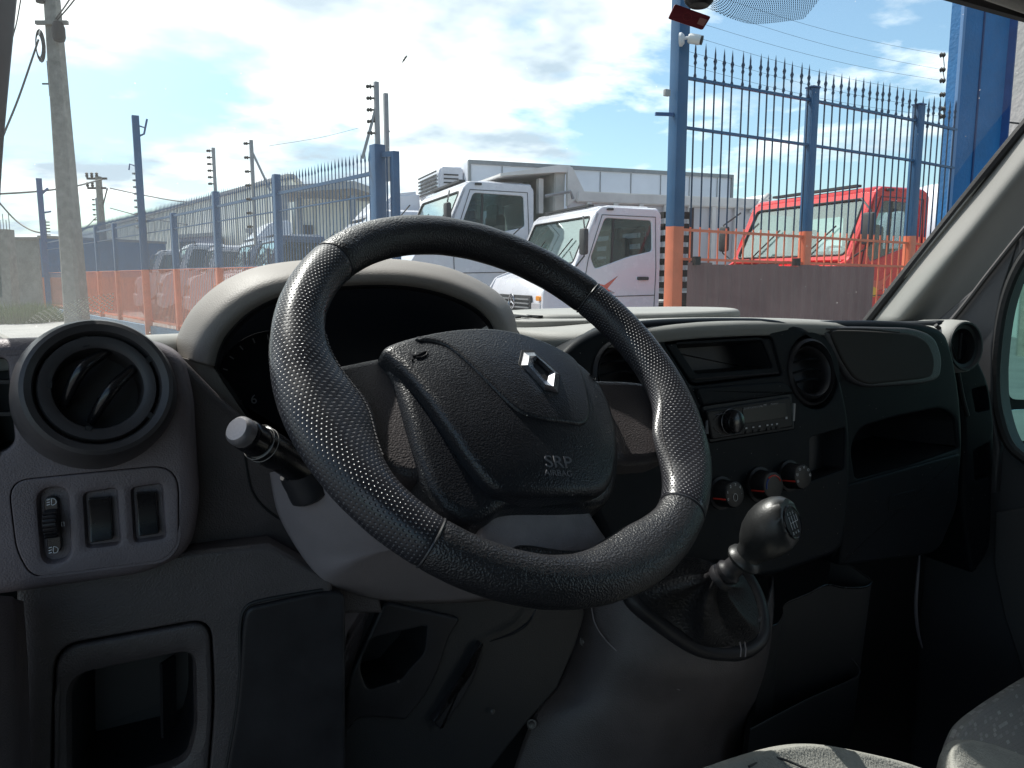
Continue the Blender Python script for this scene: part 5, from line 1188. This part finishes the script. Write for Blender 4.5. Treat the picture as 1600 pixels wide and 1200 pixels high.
# ---- lower console body, gear lever
LC = thing('gear_console', 'dark moulded gear console rising from the floor with screws on its side', 'console', PY(1040, 1100, .68))
surf('console_body', [
 [(902, 900, .79), (1000, 890, .73), (1090, 960, .67), (1160, 985, .655), (1196, 950, .68), (1206, 900, .78)],
 [(900, 955, .78), (985, 936, .72), (1085, 1012, .665), (1158, 1024, .648), (1199, 985, .68), (1208, 955, .78)],
 [(896, 1010, .78), (975, 1020, .71), (1078, 1052, .662), (1155, 1062, .652), (1192, 1040, .70), (1200, 1030, .78)],
 [(872, 1072, .78), (955, 1082, .715), (1060, 1096, .672), (1135, 1100, .662), (1175, 1092, .70), (1184, 1080, .78)],
 [(828, 1132, .78), (930, 1142, .72), (1035, 1150, .68), (1112, 1150, .672), (1152, 1146, .71), (1162, 1140, .78)],
 [(775, 1290, .78), (905, 1290, .72), (1010, 1290, .69), (1090, 1290, .68), (1135, 1290, .72), (1150, 1290, .78)]], GRAIN, LC, 8, 8, .004)
for p in ((913, 1002), (831, 1132)):
    q = PY(p[0], p[1], .765 if p[0] > 900 else .768); a = (CAM-q).normalized()
    bm = BM(); lathe(bm, q, a, [(.0065, -.002), (.0062, .0005), (.0045, .0), (.003, .0006), (.0028, .002), (0, .0026)], 20); finish('screw', bm, mat('dull_screw', (0, 0, 0)), LC)
P = cat([PY(x, y, yy) for x, y, yy in ((924, 946, .755), (930, 975, .745), (950, 1004, .727), (985, 1035, .703), (1025, 1062, .683), (1062, 1078, .668))], 6, False)
bm = BM(); tube(bm, P, .0008, 6); finish('parting_line', bm, SHRD, LC)
ring_px = [(985, 930, .715), (1030, 972, .69), (1085, 1010, .668), (1130, 1020, .655), (1170, 1012, .65), (1190, 985, .66), (1180, 930, .70), (1150, 885, .74), (1110, 868, .76), (1050, 872, .765), (1000, 895, .75)]
GR = [PY(*q) for q in ring_px]; GC = cat(GR, 6)
bm = BM(); tube(bm, GC, .0115, 12, closed=True); finish('gaiter_surround', bm, PLS, LC)
bm = BM(); P = [PY(x, y, yy) for x, y, yy in ((1156, 1003, .636), (1158, 1014, .636), (1157, 1026, .637))]; tube(bm, P, .0008, 5); P = [p+RT*.006 for p in P]; tube(bm, P, .0008, 5); finish('surround_rib', bm, SHRD, LC)
GL = thing('gear_lever', 'gear lever with worn grey knob and black leather gaiter', 'gear lever', PY(1110, 960, .66))
gt = PY(1128, 902, .600); kb = PY(1168, 868, .575); kt = PY(1236, 790, .535); gax = (kt-kb).normalized()
cen = sum(GC, Vector())/len(GC); n = len(GC); bm = BM(); Rr = []
for lv, (f_, wob) in enumerate(((.96, .0), (.86, .006), (.70, .008), (.52, .010), (.36, .009), (.24, .005), (.14, .002))):
    rr = []
    for i, p in enumerate(GC):
        a = p*f_+gt*(1-f_) if lv < 6 else None
        q = cen.lerp(gt, (1-f_)**.9)+(p-cen)*(f_**1.25)
        if lv == 6: q = gt+(p-cen).normalized()*.012
        q += (p-cen).normalized()*wob*sin(i*2*pi/n*5+lv*.8)+ZA*wob*.5*cos(i*2*pi/n*7+lv)
        rr.append(bm.verts.new(q))
    Rr.append(rr)
for A, B in zip(Rr, Rr[1:]):
    for i in range(n): bm.faces.new((A[i-1], A[i], B[i], B[i-1]))
o = finish('gaiter', bm, mat('gaiter_leather', (.020, .019, .021), .38, bump=1, bscale=260, var=.3, vscale=20), GL, angle=180); md = o.modifiers.new('Subdivision', 'SUBSURF'); md.levels = 2; md.render_levels = 2
bm = BM(); L_ = (kb-gt).length; sx3 = (kb-gt).normalized(); lathe(bm, gt, sx3, [(.012, -.006), (.0155, -.004), (.0165, 0), (.0155, .004), (.0125, .005), (.0148, .008), (.0150, .012), (.012, .015), (.0115, .02), (.0115, L_)], 28); finish('collar', bm, PLS, GL)
bm = BM(); lathe(bm, kb, gax, [(.011, -.012), (.0185, -.010), (.0205, -.006), (.0190, -.002), (.0150, .001), (.0160, .008), (.0215, .016), (.0268, .028), (.0292, .042), (.0285, .052), (.0262, .061), (.0220, .0695), (.0160, .0762), (.0085, .0803), (0, .0815)], 64)
dax = (RT*.66-HV*.62+ZA*.36).normalized(); kc_ = kb+gax*.048
for v in bm.verts:
    q = (v.co-kc_).dot(dax)
    if q > .0212: v.co -= dax*(q-.0212)
kn_ = finish('knob', bm, KNOB, GL); dc = kc_+dax*.0212
bm = BM(); lathe(bm, dc, dax, [(.0180, -.004), (.0178, .0010), (.0170, .0018), (.0162, .0010), (0, .0018)], 36); finish('shift_cap', bm, GLOSS, GL)
dx_ = dax.cross(ZA).normalized(); 
if dx_.dot(RT) < 0 and dx_.dot(HV) > 0: pass
dy_ = dx_.cross(dax); dy_ = dy_ if dy_.z > 0 else -dy_
dx_ = dy_.cross(dax)
for a, b in (((-.008, -.007), (-.008, .007)), ((-.002, -.007), (-.002, .007)), ((.004, -.007), (.004, .007)), ((-.008, 0), (.009, 0)), ((.009, 0), (.009, .007))):
    bm = BM(); tube(bm, [dc+dx_*p[0]+dy_*p[1]+dax*.0022 for p in (a, b)], .00035, 5); finish('shift_pattern', bm, WHT, GL)
for ch, a, b in (('1', -.0095, .0085), ('3', -.0035, .0085), ('5', .0025, .0085), ('2', -.0095, -.012), ('4', -.0035, -.012), ('R', .0025, -.012)):
    text_mesh('shift_number', ch, dc+dx_*a+dy_*b+dax*.0022, dx_, dy_, .0042, WHT, GL, .0002)

# ---- floor level trays and trims on the right
FT = thing('floor_tray', 'dark storage tray with a shiny wavy edge beside the gear console', 'tray', PY(1280, 980, .72))
e1 = [(1300, 858, .80), (1325, 880, .78), (1350, 898, .76), (1362, 908, .75), (1352, 917, .745), (1320, 918, .745), (1292, 914, .74), (1262, 928, .735), (1226, 944, .73), (1222, 962, .722), (1212, 976, .715), (1194, 979, .71)]
P = cat([PY(*q) for q in e1], 6, False); bm = BM(); tube(bm, P, .0012, 8); finish('tray_edge', bm, GLOSS, FT)
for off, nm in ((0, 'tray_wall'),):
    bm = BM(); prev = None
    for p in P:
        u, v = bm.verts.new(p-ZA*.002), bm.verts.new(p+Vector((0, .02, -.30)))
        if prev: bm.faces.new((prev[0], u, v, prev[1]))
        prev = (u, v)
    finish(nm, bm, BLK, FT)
P = cat([PY(*q) for q in ((1296, 1000, .78), (1320, 1020, .76), (1342, 1043, .745), (1340, 1056, .735), (1318, 1068, .72), (1260, 1094, .70), (1172, 1140, .66))], 6, False)
bm = BM(); tube(bm, P, .0013, 8); finish('tray_edge', bm, PLS, FT)
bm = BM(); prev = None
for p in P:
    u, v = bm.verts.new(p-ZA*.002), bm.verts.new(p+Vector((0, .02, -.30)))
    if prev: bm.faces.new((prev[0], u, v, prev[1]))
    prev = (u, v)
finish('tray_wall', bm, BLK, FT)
P = cat([PY(*q) for q in ((1437, 864, .80), (1434, 900, .79), (1431, 945, .785), (1434, 985, .78), (1441, 1012, .78))], 6, False)
bm = BM(); tube(bm, P, [.0005+.0028*sin(pi*min(k/(len(P)-1)*.8+.1, 1)) for k in range(len(P))], 8); t = finish('floor_cable', bm, mat('lilac_trim', (.10, .09, .10), .5), base=P[0]); tag(t, 'pale thin vertical trim strip down in the dark passenger footwell', 'trim strip')

# ================================================================== cab shell
CB = thing('van_cab', 'van cab shell with pillars, roof lining, windscreen and floor', 'van', (.75, .2, .45))
zh = PY(1600, 24, .72).z; print('header z', zh)
def pl_box(name, c, s, m, bev=0): bm = BM(); box(bm, c, *s, None, bev); return finish(name, bm, m, CB)
pl_box('roof', (.72, -.42, zh+.055), (2.1, 2.2, .04), ROOFM)
bm = BM(); pts = [Vector((x, .70-.0*x, zh+.03-.012*((x-.74)/.9)**2)) for x in (-.3, 0, .4, .8, 1.2, 1.5, 1.8)]; tube(bm, cat(pts, 4, False), .030, 10); finish('roof_header', bm, ROOFM, CB)
bm = BM(); _a, _b = PY(1440, -24, .745), PY(1640, 33, .735); _d = (_b-_a)/(_b.x-_a.x); _a = _a+_d*(-.3-_a.x); beam(bm, _a, _b, .012, .02); beam(bm, _a+Vector((0, -.025, .022)), _b+Vector((0, -.025, .022)), .05, .012, upv=Vector((0, 1, -1))); finish('windscreen_band', bm, RUB, CB)
pl_box('rear_wall', (.80, -.95, 1.35), (1.9, .04, 1.9), BLK)
pl_box('floor', (.72, .1, .42), (2.1, 2.2, .04), FLOORM)
pl_box('firewall', (.75, 1.20, .92), (2.0, .04, 1.10), BLK)
pl_box('firewall_pad', (.75, .98, .80), (1.7, .06, .80), FLOORM)
# side walls
bm = BM(); box(bm, (-.30, .0, .70), .05, 1.75, .60); finish('driver_door_panel', bm, PILD, CB)
bm = BM(); box(bm, (-.20, 1.0, .95), .05, .5, 1.1); finish('cowl_side', bm, PILD, CB)
bm = BM(); box(bm, (1.74, 1.14, .95), .05, .26, 1.05); finish('cowl_side', bm, PILD, CB)
# passenger pillar
pil = [[(1348, 512, 1.135), (1362, 506, 1.12), (1388, 506, 1.065), (1412, 507, 1.04), (1455, 507, 1.04), (1500, 507, 1.06)],
       [(1478, 352, 1.00), (1494, 345, .985), (1516, 354, .935), (1536, 364, .918), (1570, 382, .918), (1600, 395, .94)],
       [(1590, 212, .885), (1608, 200, .87), (1634, 208, .825), (1656, 220, .808), (1690, 238, .808), (1715, 250, .83)],
       [(1800, -40, .72), (1820, -55, .70), (1850, -50, .66), (1880, -30, .64), (1910, -10, .66), (1920, 0, .70)]]
surf('pillar_trim', pil, PILL, CB, 6, 8, .004)
P = cat([PY(*q) for q in ((1345, 514, 1.14), (1474, 352, 1.01), (1588, 211, .89), (1795, -40, .73))], 6, False); bm = BM(); tube(bm, P, .0105, 8); finish('windscreen_seal', bm, RUB, CB)
# dark corner triangle and door frame
DPn = Plane((1.60, .9, 1.5), (-1, -.15, .05))
plate('corner_trim', [Vector(q) for q in [(1470, 512), (1520, 455), (1556, 405), (1592, 372), (1566, 455), (1552, 540), (1550, 640), (1562, 700), (1556, 770), (1520, 770), (1500, 600)]], DPn, PILD, CB, h=-.01, back=.02, bev=.004)
P = cat([DPn.hit(p, -.004) for p in ((1480, 510), (1512, 470), (1552, 418), (1612, 345), (1680, 280))], 6, False); bm = BM(); tube(bm, P, .005, 8); finish('door_rubber', bm, mat('grey_rubber', (.06, .055, .055), .6), CB)
win = cat([(1700, 300), (1640, 360), (1598, 405), (1570, 470), (1557, 550), (1556, 620), (1570, 680), (1592, 710), (1630, 722), (1760, 700), (1900, 600), (1900, 300)], 5)
dor = [(1440, 520), (1520, 452), (1562, 398), (1640, 300), (1700, 220), (2400, -300), (2600, 1400), (1300, 1400), (1400, 800)]
DR = Plane((1.63, .9, 1.5), (-1, 0, 0))
dpd = thing('passenger_door', 'dark passenger door with window opening at the right edge of the cab', 'door', (1.63, .2, .6))
frame_plate('door_panel', [DR.ab(p) for p in dor], [[DR.ab(p) for p in win]], DR, PILD, dpd, .05, .004)
P = [DR.hit(p, .006) for p in win]; bm = BM(); tube(bm, P, .010, 8, closed=True); finish('window_seal', bm, RUB, dpd)
TG2 = bpy.data.materials.new('tinted_green_glass'); TG2.use_nodes = True; _t = TG2.node_tree; _t.nodes.clear(); _o = N(_t, 'ShaderNodeOutputMaterial'); _a = N(_t, 'ShaderNodeBsdfTransparent'); _a.inputs[0].default_value = (.42, .62, .58, 1); _g = N(_t, 'ShaderNodeBsdfGlossy'); _g.inputs[1].default_value = .02; _x = N(_t, 'ShaderNodeMixShader'); _x.inputs[0].default_value = .03
_t.links.new(_a.outputs[0], _x.inputs[1]); _t.links.new(_g.outputs[0], _x.inputs[2]); _t.links.new(_x.outputs[0], _o.inputs[0])
bm = BM(); bm.faces.new([bm.verts.new(DR.hit(p, -.02)) for p in win]); finish('door_glass', bm, TG2, dpd, smooth=False)
plate('lower_trim', [Vector(q) for q in [(1555, 800), (1700, 780), (1800, 1200), (1660, 1200), (1600, 1060), (1568, 960), (1552, 880)]], DR, mat('door_fabric_trim', (.06, .058, .06), .85, bump=.6, bscale=500), dpd, h=.012, back=.01, bev=.004)
# outside mirror
MR = thing('door_mirror', 'black outside mirror with two glasses seen through the passenger window', 'mirror', PX(1620, 560, 1.86))
mp = Plane((1.86, .94, 1.45), Vector((-.50, -1, .02)))
plate('mirror_housing', rounded([(1566, 430), (1700, 425), (1700, 712), (1572, 700)], 16), mp, RUB, MR, h=-.004, back=.08, bev=.012)
MG = mat('mirror_glass', (.62, .80, .78), .02, 1)
plate('mirror_glass', rounded([(1573, 446), (1690, 436), (1690, 628), (1576, 624)], [14, 14, 14, 12]), mp, MG, MR, h=.0, back=.003, bev=.001)
plate('wide_mirror_glass', rounded([(1575, 640), (1690, 636), (1690, 694), (1580, 688)], 10), mp, MG, MR, h=.0, back=.003, bev=.001)
# driver pillar at the left edge
surf('pillar_trim', [[(-12, 420, 1.10), (-30, 420, 1.04), (-70, 420, .98)], [(-5, 250, .96), (-25, 250, .92), (-70, 250, .86)], [(15, 2, .76), (-10, 0, .72), (-60, 0, .66)], [(30, -160, .66), (0, -160, .62), (-60, -160, .56)]], PILD, CB, 5, 5, .01)
bm = BM(); P = cat([PY(*q) for q in ((-12, 430, 1.11), (-5, 250, .97), (15, 2, .77), (32, -170, .67))], 5, False); tube(bm, P, .004, 6); finish('windscreen_seal', bm, RUB, CB)

# windscreen glass with dust, painted haze and a dotted band
def windscreen_mat():
    m = bpy.data.materials.new('dusty_hazed_windscreen'); m.use_nodes = True; t = m.node_tree; t.nodes.clear(); o = N(t, 'ShaderNodeOutputMaterial')
    tr = N(t, 'ShaderNodeBsdfTransparent'); tr.inputs[0].default_value = (.93, .955, .95, 1)
    gl = N(t, 'ShaderNodeBsdfGlossy'); gl.inputs['Roughness'].default_value = .0
    lw = N(t, 'ShaderNodeLayerWeight'); pw = N(t, 'ShaderNodeMath', operation='POWER'); pw.inputs[1].default_value = 5; t.links.new(lw.outputs['Facing'], pw.inputs[0])
    ml = N(t, 'ShaderNodeMath', operation='MULTIPLY_ADD'); ml.inputs[1].default_value = .25; ml.inputs[2].default_value = .012; t.links.new(pw.outputs[0], ml.inputs[0])
    a = N(t, 'ShaderNodeMixShader'); t.links.new(ml.outputs[0], a.inputs[0]); t.links.new(tr.outputs[0], a.inputs[1]); t.links.new(gl.outputs[0], a.inputs[2])
    tl = N(t, 'ShaderNodeBsdfTranslucent'); tl.inputs[0].default_value = (.85, .85, .82, 1); df = N(t, 'ShaderNodeBsdfDiffuse'); df.inputs[0].default_value = (.7, .7, .68, 1)
    d = N(t, 'ShaderNodeMixShader'); d.inputs[0].default_value = .5; t.links.new(tl.outputs[0], d.inputs[1]); t.links.new(df.outputs[0], d.inputs[2])
    c = N(t, 'ShaderNodeTexCoord')
    v = N(t, 'ShaderNodeTexVoronoi'); v.inputs['Scale'].default_value = 60; t.links.new(c.outputs['Object'], v.inputs['Vector'])
    # few random specks: small radius, gated by random cell colour
    sc = N(t, 'ShaderNodeSeparateColor'); t.links.new(v.outputs['Color'], sc.inputs[0])
    rad = N(t, 'ShaderNodeMapRange'); rad.inputs[1].default_value = .55; rad.inputs[2].default_value = 1; rad.inputs[3].default_value = .0; rad.inputs[4].default_value = .075; t.links.new(sc.outputs[0], rad.inputs[0])
    lt = N(t, 'ShaderNodeMath', operation='LESS_THAN'); t.links.new(v.outputs['Distance'], lt.inputs[0]); t.links.new(rad.outputs[0], lt.inputs[1])
    n = N(t, 'ShaderNodeTexNoise'); n.inputs['Scale'].default_value = 3; n.inputs['Detail'].default_value = 10; n.inputs['Roughness'].default_value = .7; t.links.new(c.outputs['Object'], n.inputs['Vector'])
    r = N(t, 'ShaderNodeMapRange'); r.inputs[1].default_value = .35; r.inputs[2].default_value = .7; r.inputs[3].default_value = .003; r.inputs[4].default_value = .02; t.links.new(n.outputs[0], r.inputs[0])
    gx = N(t, 'ShaderNodeNewGeometry'); sx_ = N(t, 'ShaderNodeSeparateXYZ'); t.links.new(gx.outputs['Position'], sx_.inputs[0])
    gr = N(t, 'ShaderNodeMapRange', interpolation_type='SMOOTHSTEP'); gr.inputs[1].default_value = .75; gr.inputs[2].default_value = -.15; gr.inputs[3].default_value = 0; gr.inputs[4].default_value = .12; t.links.new(sx_.outputs[0], gr.inputs[0])  # dust veil thickened towards the lower left to imitate glare haze
    hz = N(t, 'ShaderNodeMapRange', interpolation_type='SMOOTHSTEP'); hz.inputs[1].default_value = 1.85; hz.inputs[2].default_value = 1.5; hz.inputs[3].default_value = .3; hz.inputs[4].default_value = 1; t.links.new(sx_.outputs[2], hz.inputs[0])
    gg = N(t, 'ShaderNodeMath', operation='MULTIPLY'); t.links.new(gr.outputs[0], gg.inputs[0]); t.links.new(hz.outputs[0], gg.inputs[1])
    g2 = N(t, 'ShaderNodeMath', operation='ADD'); t.links.new(gg.outputs[0], g2.inputs[0]); t.links.new(r.outputs[0], g2.inputs[1]); r = g2
    mm = N(t, 'ShaderNodeMath', operation='MULTIPLY'); mm.inputs[1].default_value = .45; t.links.new(lt.outputs[0], mm.inputs[0])
    ad = N(t, 'ShaderNodeMath', operation='ADD'); t.links.new(mm.outputs[0], ad.inputs[0]); t.links.new(r.outputs[0], ad.inputs[1])
    x = N(t, 'ShaderNodeMixShader'); t.links.new(ad.outputs[0], x.inputs[0]); t.links.new(a.outputs[0], x.inputs[1]); t.links.new(d.outputs[0], x.inputs[2])
    t.links.new(x.outputs[0], o.inputs[0]); return m
WM = windscreen_mat()
gb_ = []
for k, x in enumerate((-.13, .1, .4, .74, 1.1, 1.4, 1.635)):
    b0 = Vector((x, yb(x)-.015 if x < 1.6 else 1.125, 1.488)); tY = .735+.05*(1-((x-.74)/.9)**2); tp = Vector((x*.93+.05, tY, zh+.02)); mid = (b0+tp)/2+Vector((0, .03, .03))
    gb_.append([b0, mid, tp])
rows = [[g[i] for g in gb_] for i in range(3)]
surf('windscreen', rows, WM, CB, 6, 6, 0)
def dots_mat(name, cell, rad_, colr):
    m = bpy.data.materials.new(name); m.use_nodes = True; t = m.node_tree; b = t.nodes['Principled BSDF']; b.inputs['Base Color'].default_value = (*colr, 1); b.inputs['Roughness'].default_value = .6
    uv = N(t, 'ShaderNodeUVMap'); mp_ = N(t, 'ShaderNodeMapping'); mp_.inputs['Scale'].default_value = (1/cell, 1/cell, 1); mp_.inputs['Rotation'].default_value = (0, 0, RAD(45)); t.links.new(uv.outputs[0], mp_.inputs[0])
    fr2 = N(t, 'ShaderNodeVectorMath', operation='FRACTION'); t.links.new(mp_.outputs[0], fr2.inputs[0]); sb = N(t, 'ShaderNodeVectorMath', operation='SUBTRACT'); sb.inputs[1].default_value = (.5, .5, 0); t.links.new(fr2.outputs[0], sb.inputs[0])
    ln = N(t, 'ShaderNodeVectorMath', operation='LENGTH'); t.links.new(sb.outputs[0], ln.inputs[0]); lt = N(t, 'ShaderNodeMath', operation='LESS_THAN'); lt.inputs[1].default_value = rad_; t.links.new(ln.outputs['Value'], lt.inputs[0]); t.links.new(lt.outputs[0], b.inputs['Alpha']); return m
surf('dotted_band', [[(1060, -30, .775), (1090, -32, .775), (1180, -40, .78), (1300, -55, .78)], [(1108, -10, .785), (1140, -12, .785), (1200, -12, .785), (1290, -15, .785)], [(1110, 15, .79), (1150, 32, .79), (1185, 38, .79), (1256, 30, .79)]], dots_mat('black_dots', .0034, .36, (.01, .01, .01)), CB, 5, 5, 0, uv=True)
# rear-view mirror and red tag
RM = thing('rear_view_mirror', 'black rear view mirror foot at the top of the windscreen', 'mirror', PY(1092, -10, .74))
bm = BM(); c = PY(1092, -14, .745); lathe(bm, c, -ZA+HV*-.2, [(.0, -.03), (.02, -.028), (.021, 0), (.017, .014), (.012, .019), (0, .020)], 24, sy=.7, xdir=RT); finish('mirror_foot', bm, PLS, RM)
bm = BM(); tube(bm, [c+ZA*.025, c+Vector((0, -.02, .06)), c+Vector((0, -.05, .085))], .009, 8); finish('mirror_stem', bm, PLS, RM)
bm = BM(); box(bm, c+Vector((0, -.075, .085)), .21, .028, .062, None, .012); finish('mirror_body', bm, PLS, RM)
TG = thing('red_tag', 'small dark red tag hanging under the rear view mirror', 'tag', PY(1077, 27, .76))
tpn = Plane(PY(1077, 27, .76), (-.35, -1, -.2)); tq = [(1055, 6), (1111, 26), (1098, 47), (1044, 29)]
plate('tag_card', rounded(tq, 3, 3), tpn, mat('dark_red_card', (.20, .022, .035), .5, var=.15, vscale=80), TG, h=0, back=.0015, bev=.0003)
for a in ([(1094, 27), (1105, 31), (1099, 41), (1089, 37)],): plate('tag_print', a, tpn, mat('pink_print', (.45, .22, .20), .6), TG, h=.0004, back=.0003, bev=.0001)
bm = BM(); tube(bm, [tpn.hit((1074+7*cos(q), 26+6*sin(q)), .0004) for q in [2*pi*i/16 for i in range(16)]], .0004, 5, closed=True); finish('tag_ring', bm, mat('dull_red_print', (.32, .05, .06), .6), TG)
for body, x0, x1, y in (('BR', 1094, 1103, 35), ('47', 1093, 1101, 40)):
    pass

surf('painted_dot_reflection', [[(38, 505, 1.085), (80, 500, 1.09), (130, 494, 1.095), (176, 486, 1.10)], [(60, 488, 1.075), (100, 474, 1.08), (140, 464, 1.085), (178, 458, 1.09)]], dots_mat('painted_reflection_dots', .0042, .26, (.60, .60, .56)), CB, 5, 5, 0, uv=True)  # pale dots painted onto the glass to stand for a reflection
# ================================================================== seats
def fabric():
    m = mat('grey_seat_fabric', (.33, .33, .30), .95, bump=1, bscale=350, var=.15, vscale=20)
    m2 = bpy.data.materials.new('patterned_seat_fabric'); m2.use_nodes = True; t = m2.node_tree; b = t.nodes['Principled BSDF']; b.inputs['Roughness'].default_value = .9
    uv = N(t, 'ShaderNodeUVMap'); br = N(t, 'ShaderNodeTexBrick'); br.inputs['Scale'].default_value = 55; br.inputs['Mortar Size'].default_value = .02; br.inputs['Color1'].default_value = (.24, .24, .21, 1); br.inputs['Color2'].default_value = (.75, .74, .66, 1); br.inputs['Mortar'].default_value = (.20, .20, .18, 1); br.inputs['Bias'].default_value = -.72; br.inputs['Brick Width'].default_value = .9; br.inputs['Row Height'].default_value = .4
    t.links.new(uv.outputs[0], br.inputs['Vector']); n = N(t, 'ShaderNodeTexNoise'); n.inputs['Scale'].default_value = 900; c = N(t, 'ShaderNodeTexCoord'); t.links.new(c.outputs['Object'], n.inputs['Vector'])
    mx_ = N(t, 'ShaderNodeMix', data_type='RGBA', blend_type='OVERLAY'); mx_.inputs[0].default_value = .8; t.links.new(br.outputs[0], mx_.inputs[6]); t.links.new(n.outputs['Color'], mx_.inputs[7]); 
    hs = N(t, 'ShaderNodeHueSaturation'); hs.inputs['Saturation'].default_value = .25; t.links.new(mx_.outputs[2], hs.inputs['Color']); t.links.new(hs.outputs[0], b.inputs['Base Color'])
    bp = N(t, 'ShaderNodeBump'); bp.inputs['Strength'].default_value = .8; bp.inputs['Distance'].default_value = .001; t.links.new(n.outputs['Fac'], bp.inputs['Height']); t.links.new(bp.outputs[0], b.inputs['Normal'])
    return m, m2
FB, FBP = fabric()
s1 = s2 = thing('passenger_bench', 'two place passenger bench in grey flecked fabric at the lower right corner', 'bench', (.8, .25, .5))
def cushion(nm, edge, m, par, near, drop=.22, uv=True):
    E0 = [PY(*q) for q in edge]; Nn = [PY(*q) for q in near]
    up = [p+(q-p)*.12+ZA*.004 for p, q in zip(E0, Nn)]
    rows = [[p+Vector((0, .02, -drop)) for p in E0], [p+Vector((0, .014, -.03)) for p in E0], E0, up, [p.lerp(q, .5)+ZA*.01 for p, q in zip(E0, Nn)], Nn]
    return surf(nm, rows, m, par, 8, 6, .004, uv=uv)
cushion('cushion', [(1060, 1225, .40), (1150, 1192, .43), (1220, 1172, .46), (1275, 1168, .47), (1340, 1178, .47), (1430, 1200, .46), (1500, 1230, .44)], FB, s1, [(1060, 1500, .30), (1150, 1500, .31), (1220, 1500, .32), (1275, 1500, .33), (1340, 1500, .33), (1430, 1500, .33), (1500, 1500, .33)])
bm = BM(); P = cat([PY(*q) for q in ((1170, 1198, .425), (1200, 1184, .445), (1222, 1186, .445), (1250, 1197, .44), (1270, 1205, .43))], 5, False); tube(bm, P, .0012, 5); finish('piping', bm, mat('dark_thread', (.05, .05, .05), .8), s1)
cushion('cushion', [(1484, 1260, .46), (1486, 1190, .48), (1500, 1140, .52), (1530, 1112, .56), (1570, 1085, .60), (1610, 1060, .64), (1700, 1010, .70)], FBP, s2, [(1540, 1500, .34), (1560, 1450, .35), (1600, 1400, .36), (1640, 1380, .38), (1700, 1350, .40), (1760, 1300, .42), (1900, 1250, .46)])
cushion('bolster', [(1481, 1290, .44), (1484, 1195, .465), (1492, 1166, .478), (1515, 1160, .485), (1550, 1166, .488), (1600, 1184, .49), (1680, 1215, .49)], FB, s2, [(1490, 1500, .34), (1500, 1450, .35), (1520, 1400, .36), (1545, 1390, .37), (1580, 1390, .37), (1630, 1390, .37), (1700, 1390, .37)])
# drop the temporary base offsets
for o in S.objects:
    if '_b' in o: del o['_b']
